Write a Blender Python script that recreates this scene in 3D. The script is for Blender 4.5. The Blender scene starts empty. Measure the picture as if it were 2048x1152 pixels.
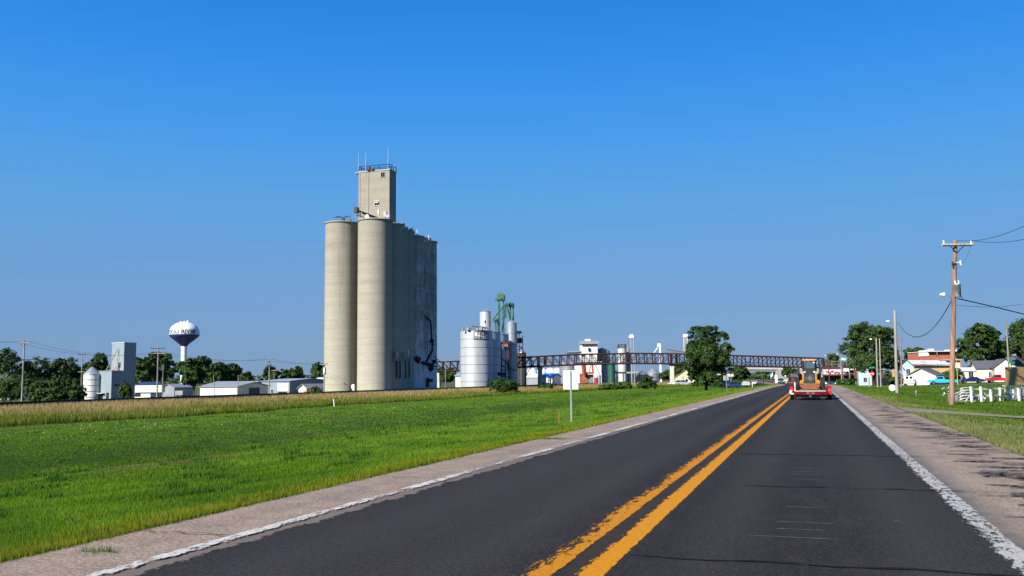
import bpy, math, random
import numpy as np
from mathutils import Vector, Matrix
random.seed(7); rng = np.random.default_rng(7)
R = math.radians
sc = bpy.context.scene
col = sc.collection
# ---------------------------------------------------------------- camera
FPX, EYE = 1816.0, 1.53
YAW, PITCH, ROLL = R(18.26), R(5.70), R(0.6)
CF = Vector((-math.sin(YAW)*math.cos(PITCH), math.cos(YAW)*math.cos(PITCH), math.sin(PITCH)))
r0 = Vector((math.cos(YAW), math.sin(YAW), 0)); u0 = r0.cross(CF)
CR = r0*math.cos(ROLL) - u0*math.sin(ROLL); CU = u0*math.cos(ROLL) + r0*math.sin(ROLL)
cd = bpy.data.cameras.new('camera'); cam = bpy.data.objects.new('camera', cd); col.objects.link(cam)
m = Matrix((CR, CU, -CF)).transposed().to_4x4(); m.translation = (0, 0, EYE); cam.matrix_world = m
cd.sensor_width = 36; cd.lens = 36*FPX/2048; cd.clip_end = 9000; cd.clip_start = .1
sc.camera = cam
# ---------------------------------------------------------------- sky and sun
SUN_AZ = R(204)      # compass-like angle from +Y towards +X
SUN_EL = R(33)
sd = Vector((math.sin(SUN_AZ)*math.cos(SUN_EL), math.cos(SUN_AZ)*math.cos(SUN_EL), math.sin(SUN_EL)))
w = bpy.data.worlds.new('World'); sc.world = w; w.use_nodes = True
nt = w.node_tree; nt.nodes.clear()
sky = nt.nodes.new('ShaderNodeTexSky'); sky.sky_type = 'NISHITA'; sky.sun_disc = False
sky.sun_elevation = SUN_EL; sky.sun_rotation = SUN_AZ
sky.air_density = 1.0; sky.dust_density = 0.35; sky.ozone_density = 3.0; sky.altitude = 500
hs = nt.nodes.new('ShaderNodeHueSaturation'); hs.inputs['Saturation'].default_value = 1.22
hs.inputs['Hue'].default_value = 0.5
bg = nt.nodes.new('ShaderNodeBackground'); bg.inputs[1].default_value = 0.05
wo = nt.nodes.new('ShaderNodeOutputWorld')
# the Nishita sky blended with a deep clear-day blue that pales towards a hazy horizon (same on every side)
tcw = nt.nodes.new('ShaderNodeTexCoord'); sxw = nt.nodes.new('ShaderNodeSeparateXYZ'); rw = nt.nodes.new('ShaderNodeValToRGB')
def s2l(c): return tuple(((k/255+.055)/1.055)**2.4 if k > 10 else k/255/12.92 for k in c)
SKYR = [(0.0, (120, 153, 193)), (.04, (118, 157, 203)), (.13, (110, 164, 220)), (.19, (96, 167, 230)), (.26, (74, 160, 242)), (.33, (52, 149, 240)), (.41, (36, 134, 230)), (.62, (22, 100, 200)), (1.0, (12, 70, 160))]
e = rw.color_ramp.elements
while len(e) < len(SKYR): e.new(.5)
for q, (p_, c_) in zip(e, SKYR): q.position = p_; q.color = (*s2l(c_), 1)
nt.links.new(tcw.outputs['Generated'], sxw.inputs[0]); nt.links.new(sxw.outputs[2], rw.inputs[0])
bg2 = nt.nodes.new('ShaderNodeBackground'); bg2.inputs[1].default_value = .505; nt.links.new(rw.outputs[0], bg2.inputs[0])
mxw = nt.nodes.new('ShaderNodeMixShader'); mxw.inputs[0].default_value = .9
nt.links.new(sky.outputs[0], hs.inputs['Color']); nt.links.new(hs.outputs[0], bg.inputs[0])
nt.links.new(bg.outputs[0], mxw.inputs[1]); nt.links.new(bg2.outputs[0], mxw.inputs[2]); nt.links.new(mxw.outputs[0], wo.inputs[0])
ld = bpy.data.lights.new('sun', 'SUN'); ld.energy = 5.0; ld.angle = R(.5); ld.color = (1, .95, .86)
lo = bpy.data.objects.new('sun', ld); col.objects.link(lo); lo.rotation_euler = sd.to_track_quat('Z', 'Y').to_euler()
sc.view_settings.view_transform = 'Standard'; sc.view_settings.look = 'None'; sc.view_settings.gamma = 1
sc.view_settings.use_curve_mapping = False; sc.view_settings.exposure = 0.95
sc.render.engine = 'CYCLES'

def W(u, v, d):     # the place seen at a pixel of the 2048x1152 photograph, d metres ahead
    return Vector((0, 0, EYE)) + CF*d + CR*((u-1024)*d/FPX) + CU*((576-v)*d/FPX)
def XY(u, d, z=-1.0):   # ground place seen in column u, d metres ahead
    v = 576 + FPX*math.tan(PITCH)
    for _ in range(3):
        p = W(u, v, d); v += (p.z-z)*FPX/d
    return p.x, p.y

# ---------------------------------------------------------------- terrain shape
def lerp(pts, x):
    if x <= pts[0][0]: return pts[0][1]
    for (a, b), (c, e) in zip(pts, pts[1:]):
        if x <= c: return b+(e-b)*(x-a)/(c-a)
    return pts[-1][1]
def sst(a, b, x):
    t = min(1, max(0, (x-a)/(b-a))); return t*t*(3-2*t)
def cx(Y): return -1.9 - (9.0*((Y-150)/200)**2 if Y < 350 else 9+.09*(Y-350)) if Y > 150 else -1.9
def rz(Y): return -1.15*sst(110, 345, Y)
PROF = [(-4.79, 0), (-6, -.08), (-9, -.42), (-13, -.72), (-17.6, -.96), (-19.4, -.90), (-22, -.64), (-26, -.55), (-34, -.78), (-44, -1.05), (-72, -1.2), (-86, -1.5), (-110, -2.1), (-200, -3.8), (-300, -4.2)]
PROFR = [(5.5, 0), (7.5, -.14), (10, -.4), (14, -.42), (40, -.4)]
def gz(X, Y):
    s = X-cx(Y)
    if s < 0:
        z = lerp([(a, b) for a, b in reversed(PROF)], s)
    else:
        z = lerp(PROFR, s)
    ww = 1-sst(12, 45, abs(s))
    if s > 0: z += -.7*sst(220, 400, Y)*(1-ww)
    z += rz(Y)*ww
    if s < -5.5 or s > 6: z += .035*math.sin(X*.9+Y*.23)*math.sin(Y*.35+1)
    return z

# ---------------------------------------------------------------- materials
MATS = {}
def mat(name, c, rough=.7, metal=0, var=.12, scale=1.5, bump=0, stretch=(1, 1, 1), spec=.5, c2=None, fine=0, bscale=None):
    if name in MATS: return MATS[name]
    KA = .87; c = tuple(x*KA for x in c); c2 = tuple(x*KA for x in c2) if c2 else None
    m = bpy.data.materials.new(name); m.use_nodes = True; t = m.node_tree; N = t.nodes; Lk = t.links
    b = N['Principled BSDF']; b.inputs['Roughness'].default_value = rough; b.inputs['Metallic'].default_value = metal
    b.inputs['Specular IOR Level'].default_value = spec
    tc = N.new('ShaderNodeTexCoord'); mp = N.new('ShaderNodeMapping'); mp.inputs['Scale'].default_value = stretch
    no = N.new('ShaderNodeTexNoise'); no.inputs['Scale'].default_value = scale; no.inputs['Detail'].default_value = 6
    no.inputs['Roughness'].default_value = .62
    Lk.new(tc.outputs['Object'], mp.inputs[0]); Lk.new(mp.outputs[0], no.inputs['Vector'])
    cr = N.new('ShaderNodeValToRGB'); cr.color_ramp.elements[0].position = .3; cr.color_ramp.elements[1].position = .7
    lo_ = c2 if c2 else tuple(x*(1-2*var) for x in c); hi_ = c if c2 else tuple(min(1, x*(1+var)) for x in c)
    cr.color_ramp.elements[0].color = (*lo_, 1); cr.color_ramp.elements[1].color = (*hi_, 1)
    Lk.new(no.outputs[0], cr.inputs[0]); Lk.new(cr.outputs[0], b.inputs['Base Color'])
    if bump:
        n2 = N.new('ShaderNodeTexNoise'); n2.inputs['Scale'].default_value = bscale or scale*6; n2.inputs['Detail'].default_value = 4
        Lk.new(mp.outputs[0], n2.inputs['Vector'])
        bp = N.new('ShaderNodeBump'); bp.inputs['Strength'].default_value = bump; bp.inputs['Distance'].default_value = .05
        Lk.new(n2.outputs[0], bp.inputs['Height']); Lk.new(bp.outputs[0], b.inputs['Normal'])
    MATS[name] = m; return m

class NT:   # small helper to write node graphs
    def __init__(s, name):
        s.m = bpy.data.materials.new(name); s.m.use_nodes = True; s.t = s.m.node_tree; s.N = s.t.nodes; s.L = s.t.links
        s.b = s.N['Principled BSDF']; MATS[name] = s.m; s.out = s.N['Material Output']
    def n(s, k, **kw):
        x = s.N.new('ShaderNode'+k)
        for a, v in kw.items(): setattr(x, a, v)
        return x
    def link(s, a, b): s.L.new(a, b)
    def put(s, sock, v):
        if hasattr(v, 'is_output'): s.L.new(v, sock)
        else: sock.default_value = v
    def math(s, op, a, b=0, c=None):
        x = s.n('Math', operation=op); s.put(x.inputs[0], a); s.put(x.inputs[1], b)
        if c is not None: s.put(x.inputs[2], c)
        return x.outputs[0]
    def noise(s, vec, scale, detail=4, rough=.6, st=None):
        if st:
            mp = s.n('Mapping'); mp.inputs['Scale'].default_value = st; s.link(vec, mp.inputs[0]); vec = mp.outputs[0]
        x = s.n('TexNoise'); x.inputs['Scale'].default_value = scale; x.inputs['Detail'].default_value = detail
        x.inputs['Roughness'].default_value = rough; s.link(vec, x.inputs['Vector']); return x.outputs[0]
    def ramp(s, fac, *st):
        x = s.n('ValToRGB'); e = x.color_ramp.elements
        while len(e) < len(st): e.new(.5)
        for q, (p, c) in zip(e, st): q.position = p; q.color = (*c, 1) if len(c) == 3 else c
        s.link(fac, x.inputs[0]); return x.outputs[0]
    def step(s, v, a, b):
        x = s.n('MapRange'); x.inputs[1].default_value = a; x.inputs[2].default_value = b; x.clamp = True
        s.put(x.inputs[0], v); return x.outputs[0]
    def mix(s, f, a, b, mode='MIX'):
        x = s.n('Mix', data_type='RGBA', blend_type=mode); s.put(x.inputs[0], f)
        for q, v in ((6, a), (7, b)):
            if hasattr(v, 'is_output'): s.L.new(v, x.inputs[q])
            else: x.inputs[q].default_value = (*v, 1)
        return x.outputs[2]
    def color(s, c):
        if not s.m.name.startswith(('grass', 'leaf')): c = s.mix(1.0, c, (.85, .85, .85), 'MULTIPLY')
        s.link(c, s.b.inputs['Base Color'])
    def alpha(s, a): s.link(a, s.b.inputs['Alpha'])
    def bump(s, h, st=.3, d=.02):
        x = s.n('Bump'); x.inputs['Strength'].default_value = st; x.inputs['Distance'].default_value = d
        s.link(h, x.inputs['Height']); s.link(x.outputs[0], s.b.inputs['Normal'])

# grass ground
g = NT('grass_ground'); pos = g.n('NewGeometry').outputs['Position']; at = g.n('Attribute', attribute_name='side').outputs['Fac']
n1 = g.noise(pos, .25, 5); n2 = g.noise(pos, 2.2, 6, .7); n3 = g.noise(pos, 14, 3, .7); n4 = g.noise(pos, .8, 4, .6, (.25, 1, 1))
c = g.ramp(n2, (.36, (.035, .085, .008)), (.5, (.065, .15, .013)), (.64, (.11, .21, .025)))
c = g.mix(g.step(n1, .5, .68), c, (.085, .115, .03)); c = g.mix(g.step(n4, .6, .72), c, (.15, .14, .06))
c = g.mix(g.math('MULTIPLY', g.step(n3, .35, .6), .35), (.012, .03, .005), c)
edge = g.math('MULTIPLY', g.step(g.math('ABSOLUTE', at), 7.2, 5.6), g.step(n2, .3, .5)); c = g.mix(edge, c, (.19, .17, .035))
tall = g.math('MULTIPLY', g.step(at, -43, -47), .85); c = g.mix(tall, c, g.ramp(n2, (.3, (.05, .08, .015)), (.65, (.2, .17, .07))))
far = g.step(at, -70, -85); c = g.mix(far, c, g.ramp(n1, (.4, (.04, .07, .02)), (.6, (.11, .11, .06))))
g.color(c); g.b.inputs['Roughness'].default_value = .95; g.b.inputs['Specular IOR Level'].default_value = .05; g.bump(n2, .9, .1)

# blades (tint attribute times noise)
g = NT('grass_blades'); a_ = g.n('Attribute', attribute_name='tint').outputs['Color']; pos = g.n('NewGeometry').outputs['Position']
n1 = g.noise(pos, .7, 5, .65); g.color(g.mix(1.0, a_, g.ramp(n1, (.3, (.5, .6, .5)), (.68, (1.35, 1.2, 1.0))), 'MULTIPLY'))
g.b.inputs['Roughness'].default_value = .8; g.b.inputs['Specular IOR Level'].default_value = .06
tr = g.n('BsdfTranslucent'); g.link(a_, tr.inputs[0]); mx = g.n('MixShader'); mx.inputs[0].default_value = .35
g.link(g.b.outputs[0], mx.inputs[1]); g.link(tr.outputs[0], mx.inputs[2]); g.link(mx.outputs[0], g.out.inputs[0])

def leafmat(name, dark, light, hi):
    g = NT(name); a_ = g.n('Attribute', attribute_name='tint').outputs['Fac']; ob = g.n('TexCoord').outputs['Object']
    n1 = g.noise(ob, .9, 5, .65); f = g.math('ADD', g.math('MULTIPLY', a_, .6), g.math('MULTIPLY', n1, .45))
    c = g.ramp(f, (.2, dark), (.55, light), (.85, hi)); g.color(c)
    g.b.inputs['Roughness'].default_value = .6; g.b.inputs['Specular IOR Level'].default_value = .25
    tr = g.n('BsdfTranslucent'); g.link(c, tr.inputs[0]); mx = g.n('MixShader'); mx.inputs[0].default_value = .25
    g.link(g.b.outputs[0], mx.inputs[1]); g.link(tr.outputs[0], mx.inputs[2]); g.link(mx.outputs[0], g.out.inputs[0])
    return g.m
LF = leafmat('leaf_green', (.013, .031, .005), (.031, .07, .010), (.062, .12, .018))
LD = leafmat('leaf_dark', (.016, .034, .007), (.040, .080, .014), (.075, .13, .026))
LY = leafmat('leaf_bush', (.02, .04, .007), (.045, .09, .014), (.1, .16, .025))

# asphalt overlay with ragged margins
g = NT('asphalt'); uv = g.n('UVMap').outputs[0]; sx = g.n('SeparateXYZ'); g.link(uv, sx.inputs[0]); s_, Yv = sx.outputs[0], sx.outputs[1]
big = g.noise(uv, .5, 4, .5, (1, .06, 1)); fn = g.noise(uv, 60, 3, .8); med = g.noise(uv, 3, 5, .6, (1, .4, 1))
c = g.ramp(big, (.38, (.0135, .012, .0115)), (.62, (.027, .0245, .0235)))
def wheel(x0, wd): return g.step(g.math('ABSOLUTE', g.math('SUBTRACT', s_, x0)), wd, 0)
wt = g.math('ADD', g.math('ADD', wheel(-2.55, .8), wheel(-1.0, .5)), g.math('ADD', wheel(1.0, .5), wheel(2.75, .5)))
c = g.mix(g.math('MULTIPLY', wt, .55), c, (.042, .039, .037))
c = g.mix(g.math('MULTIPLY', g.step(med, .5, .62), .35), c, (.042, .032, .026))
gr = g.noise(uv, 22, 4, .85); c = g.mix(g.math('MULTIPLY', g.step(gr, .51, .6), .6), c, (.050, .046, .043)); c = g.mix(g.math('MULTIPLY', g.step(gr, .49, .40), .6), c, (.008, .0075, .007)); c = g.mix(g.math('MULTIPLY', g.step(fn, .58, .64), .7), c, (.15, .14, .13))
c = g.mix(g.math('MULTIPLY', g.step(fn, .42, .2), .6), c, (.009, .012, .013))
c = g.mix(g.math('MULTIPLY', g.step(g.math('ABSOLUTE', s_), .34, .3), g.step(med, .3, .5)), c, (.035, .028, .022))
eL = g.noise(uv, 1.6, 5, .75, (.6, 1, 1)); e2 = g.noise(uv, 11, 4, .7, (1, .5, 1)); aL = g.step(g.math('ADD', g.math('ADD', s_, g.math('MULTIPLY', eL, .55)), g.math('MULTIPLY', e2, .36)), -2.84, -2.83)
aR = g.step(g.math('ADD', s_, g.math('MULTIPLY', g.noise(uv, 2.2, 4, .6), .25)), 3.50, 3.48)
g.alpha(g.math('MULTIPLY', aL, aR)); g.color(c); g.b.inputs['Roughness'].default_value = .85; g.b.inputs['Specular IOR Level'].default_value = .12
g.bump(fn, .5, .012)
# old concrete slab
g = NT('old_concrete'); uv = g.n('UVMap').outputs[0]; sx = g.n('SeparateXYZ'); g.link(uv, sx.inputs[0]); s_ = sx.outputs[0]
fn = g.noise(uv, 24, 5, .85); med = g.noise(uv, 2.2, 6, .7); st = g.noise(uv, 1.3, 4, .6, (1.2, .3, 1))
c = g.ramp(med, (.38, (.20, .140, .096)), (.62, (.31, .228, .158))); c = g.mix(g.math('MULTIPLY', g.step(st, .5, .62), .5), c, (.12, .10, .085))
c = g.mix(g.math('MULTIPLY', g.step(fn, .51, .6), .7), c, (.48, .38, .30)); c = g.mix(g.math('MULTIPLY', g.step(fn, .49, .41), .75), c, (.10, .07, .055))
near = g.math('MULTIPLY', g.step(g.math('ABSOLUTE', s_), 3.72, 3.5), g.math('ADD', .35, g.math('MULTIPLY', g.step(fn, .35, .6), .55))); c = g.mix(near, c, (.085, .072, .062))
nr2 = g.math('MULTIPLY', g.step(s_, 3.95, 3.55), g.step(s_, 3.0, 3.3)); c = g.mix(g.math('MULTIPLY', nr2, g.step(med, .4, .55)), c, (.10, .088, .08))
g.color(c); g.b.inputs['Roughness'].default_value = .9; g.bump(fn, .5, .01)
# paints
def paint(name, col_, c2, cut, s0, s1, wl, wr, big=.25):
    """s0..s1 painted band; wl / wr = metres of wear at its left and right margin"""
    g = NT(name); uv = g.n('UVMap').outputs[0]; sx = g.n('SeparateXYZ'); g.link(uv, sx.inputs[0]); x = sx.outputs[0]
    a = g.noise(uv, 13, 5, .8, (1.2, .38, 1)); b_ = g.noise(uv, 1.3, 3, .5, (1, .5, 1)); f = g.noise(uv, 30, 4, .8)
    s2 = g.math('ADD', a, g.math('MULTIPLY', g.math('SUBTRACT', b_, .5), big))
    w1 = g.step(x, s0+wl, s0); w2 = g.step(x, s1-wr, s1)
    s3 = g.math('SUBTRACT', s2, g.math('MULTIPLY', g.math('MAXIMUM', w1, w2), .33))
    g.alpha(g.step(s3, cut, cut+.025)); g.color(g.mix(g.step(f, .35, .65), c2, col_)); g.b.inputs['Roughness'].default_value = .85; g.b.inputs['Specular IOR Level'].default_value = .15
    return g.m
paint('white_paint_left', (.62, .61, .57), (.42, .40, .37), .455, -3.68, -3.40, .04, .12, .6)
paint('white_paint_right', (.50, .49, .46), (.27, .26, .25), .445, 3.24, 3.58, .13, .05, .25)
paint('yellow_paint_left', (.62, .245, .003), (.32, .125, .006), .37, -.43, -.07, .26, .03, .3)
paint('yellow_paint_right', (.66, .27, .003), (.38, .15, .006), .31, .05, .31, .10, .03, .2)
paint('white_scrape', (.5, .48, .46), (.3, .3, .3), .42, -9, 9, .1, .1)
mat('ring_dark', (.10, .105, .12), .6)
mat('glass_tint', (.07, .11, .13), .1)
mat('tar', (.009, .009, .009), .8, var=.2, spec=.15)
mat('gravel_track', (.26, .225, .165), .95, var=.2, scale=3, bump=.5, c2=(.13, .125, .07))
mat('ballast', (.22, .2, .19), .95, var=.3, scale=9, bump=1, c2=(.075, .068, .065))
mat('rail_steel', (.018, .012, .010), .9, 0)  # near-black rails and ties hold the rail shadow in their colour
mat('tie_wood', (.018, .014, .012), .9, scale=3)

# silo concrete: pour bands around the shell and vertical runs
def concrete(name, a, b, band, stain):
    g = NT(name); ob = g.n('TexCoord').outputs['Object']
    n1 = g.noise(ob, .35, 5, .6, (.5, .5, 1.6)); bands = g.noise(ob, .55, 4, .7, (.02, .02, 1)); runs = g.noise(ob, .6, 5, .7, (1, 1, .06))
    c = g.ramp(n1, (.3, a), (.7, b)); c = g.mix(g.math('MULTIPLY', g.step(bands, .48, .66), .5), c, band)
    c = g.mix(g.math('MULTIPLY', g.step(runs, .55, .75), .55), c, stain)
    sz = g.n('SeparateXYZ'); g.link(ob, sz.inputs[0]); lift = g.math('FRACT', g.math('MULTIPLY', sz.outputs[2], .41))
    c = g.mix(g.math('MULTIPLY', g.step(g.math('ABSOLUTE', g.math('SUBTRACT', lift, .5)), .46, .5), .3), c, stain)
    f = g.noise(ob, 3, 5, .7); c = g.mix(g.math('MULTIPLY', g.step(f, .5, .65), .35), c, stain)
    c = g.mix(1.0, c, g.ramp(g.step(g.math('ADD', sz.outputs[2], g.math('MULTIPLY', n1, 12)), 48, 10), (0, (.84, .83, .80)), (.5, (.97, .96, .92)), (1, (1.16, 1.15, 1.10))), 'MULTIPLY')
    g.color(c); g.b.inputs['Roughness'].default_value = .9; g.b.inputs['Specular IOR Level'].default_value = .2; g.bump(f, .25, .05); return g.m
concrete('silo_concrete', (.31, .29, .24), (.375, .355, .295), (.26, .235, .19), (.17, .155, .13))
concrete('headhouse_concrete', (.33, .31, .25), (.38, .36, .295), (.28, .255, .20), (.22, .20, .16))
g = NT('whitewashed_concrete'); ob = g.n('TexCoord').outputs['Object']; sz = g.n('SeparateXYZ'); g.link(ob, sz.inputs[0])
n1 = g.noise(ob, 2.0, 6, .75, (1, 1, .12)); n2 = g.noise(ob, .25, 4, .6)
hgt = g.step(sz.outputs[2], 20, 4); f = g.math('ADD', g.math('ADD', n1, g.math('MULTIPLY', hgt, .3)), g.math('MULTIPLY', g.math('SUBTRACT', n2, .5), .6))
c = g.ramp(f, (.35, (.17, .16, .14)), (.58, (.36, .34, .30)), (.8, (.75, .72, .66))); fr = g.math('FRACT', g.math('MULTIPLY', sz.outputs[2], .2))
c = g.mix(g.math('MULTIPLY', g.step(g.math('ABSOLUTE', g.math('SUBTRACT', fr, .5)), .475, .5), .7), c, (.6, .6, .58))
g.color(c); g.b.inputs['Roughness'].default_value = .9
# galvanised / silver bins
def bins(name, a, b, rough, metal):
    g = NT(name); ob = g.n('TexCoord').outputs['Object']
    n1 = g.noise(ob, .5, 5, .6, (1.5, 1.5, .25)); n2 = g.noise(ob, 3, 4, .7)
    c = g.ramp(n1, (.3, a), (.7, b)); g.color(g.mix(g.math('MULTIPLY', n2, .18), c, (.3, .29, .3)))
    g.b.inputs['Roughness'].default_value = rough; g.b.inputs['Metallic'].default_value = metal; return g.m
bins('bin_silver', (.42, .44, .46), (.55, .57, .59), .5, .3)
bins('galvanised', (.33, .35, .38), (.46, .48, .5), .4, .5)
bins('dark_bin', (.018, .02, .024), (.035, .038, .042), .7, 0)  # near black carries the bin row's shadow on the end bins
bins('grey_bin', (.22, .24, .26), (.3, .32, .34), .5, .3)
def corr(name, a, axis=0, freq=3.0, rough=.5, metal=0):
    g = NT(name); ob = g.n('TexCoord').outputs['Object']; sz = g.n('SeparateXYZ'); g.link(ob, sz.inputs[0])
    cmb = g.math('ADD', sz.outputs[0], sz.outputs[1]) if axis == 0 else sz.outputs[2]
    h = g.math('SINE', g.math('MULTIPLY', cmb, freq*6.28)); n1 = g.noise(ob, .4, 5, .65, (1, 1, .3))
    g.color(g.ramp(n1, (.3, tuple(x*.8 for x in a)), (.7, a))); g.bump(h, .35, .04)
    g.b.inputs['Roughness'].default_value = rough; g.b.inputs['Metallic'].default_value = metal; return g.m
corr('blue_siding', (.25, .31, .35), rough=.9); corr('white_siding', (.74, .74, .71)); corr('cream_siding', (.70, .68, .54), 1, 4)
corr('blue_metal', (.26, .33, .44), rough=.8); corr('grey_roof', (.30, .32, .35)); corr('white_roof', (.78, .78, .77)); corr('pale_blue_siding', (.42, .55, .62), 1, 4)
corr('tan_siding', (.62, .42, .20), 1, 2); corr('blue_roof', (.02, .16, .5)); corr('navy_roof', (.03, .05, .12)); corr('yellow_siding', (.62, .56, .3), 0, 3)
mat('shingle_grey', (.10, .105, .12), .9, scale=5, var=.25, bump=.4)
mat('brick_red', (.42, .13, .07), .9, scale=2.5, var=.2)
mat('brown_wall', (.16, .06, .03), .9); mat('maroon', (.12, .012, .02), .7)
mat('white_gloss', (.78, .78, .76), .35, var=.05); mat('white_flat', (.74, .74, .72), .7, var=.08); mat('white_dirty', (.6, .58, .54), .8, var=.25, scale=4)
mat('navy_gloss', (.035, .04, .21), .4, var=.08); mat('window_dark', (.012, .016, .02), .12, var=.1); mat('black_steel', (.012, .012, .014), .5, .3)
mat('black_rubber', (.016, .016, .017), .85); mat('black_plastic', (.014, .014, .016), .45); mat('chrome', (.55, .55, .56), .25, .9)
mat('weathering_steel', (.036, .011, .010), .8, .1, var=.3, scale=1.2, c2=(.016, .006, .006)); mat('rust_frame', (.09, .03, .02), .8)
mat('bridge_deck', (.05, .035, .03), .9)
mat('pier_concrete', (.50, .49, .40), .85, var=.15, scale=.8, bump=.2); mat('grey_concrete', (.36, .35, .33), .85)
mat('pale_concrete', (.5, .49, .46), .85); mat('green_steel', (.012, .085, .038), .6, .1, var=.2, scale=1); mat('dark_green_steel', (.01, .08, .06), .5)
mat('red_machine', (.45, .06, .03), .6, var=.25, scale=1); mat('rusty_red', (.35, .09, .04), .8, var=.35, scale=1.2)
mat('pole_grey', (.30, .28, .24), .9, scale=2, stretch=(1, 1, .1), var=.25); mat('pole_brown', (.42, .26, .17), .9, scale=2.5, stretch=(2, 2, .25), c2=(.14, .06, .035), bump=.3)
mat('wood_pale', (.42, .36, .27), .85, stretch=(1, .2, 1), scale=4, var=.25); mat('wire', (.02, .022, .025), .6); mat('galv_post', (.42, .44, .45), .4, .6)
mat('sign_back', (.66, .72, .70), .45, .1, var=.06); mat('orange_plastic', (.55, .16, .02), .6); mat('red_gloss', (.34, .005, .008), .5, var=.1)
mat('red_shaded', (.13, .004, .006), .8, spec=.1); mat('loader_yellow', (.40, .18, .010), .5, var=.18, scale=3); mat('loader_orange', (.19, .055, .007), .6, var=.2, scale=3)  # second red is the trailer red with its shade put into the colour
mat('lamp_white', (.85, .85, .82), .3); mat('lamp_red', (.5, .01, .01), .3); mat('plywood', (.55, .34, .14), .9, scale=2, stretch=(.35, 1, 3.5), c2=(.36, .20, .075))
mat('turquoise_paint', (.03, .42, .58), .35, var=.05); mat('dark_blue_paint', (.012, .018, .08), .3); mat('blue_paint', (.03, .07, .2), .3); mat('silver_paint', (.4, .45, .5), .3, .3)
mat('car_red', (.42, .015, .02), .35); mat('dark_paint', (.015, .022, .025), .35); mat('yellow_paint', (.7, .5, .02), .5); mat('street_green', (.0, .22, .10), .5)
mat('bark', (.09, .07, .05), .95, scale=4, var=.3, stretch=(1, 1, .3)); mat('letter_dark', (.008, .009, .012), .8); mat('letter_grey', (.05, .07, .11), .6)
mat('stop_red', (.45, .01, .015), .4); mat('sign_yellow', (.72, .68, .1), .5); mat('sign_teal', (.08, .5, .45), .5); mat('tractor_green', (.015, .10, .02), .4); mat('mural_blue', (.5, .62, .75), .7, scale=.8, c2=(.8, .8, .78))
mat('mural_red', (.6, .2, .15), .7); mat('scrap_steel', (.3, .3, .31), .5, .4, scale=5, var=.4); mat('scrap_rust', (.25, .1, .06), .8, scale=5, var=.3)
M = MATS

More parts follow.
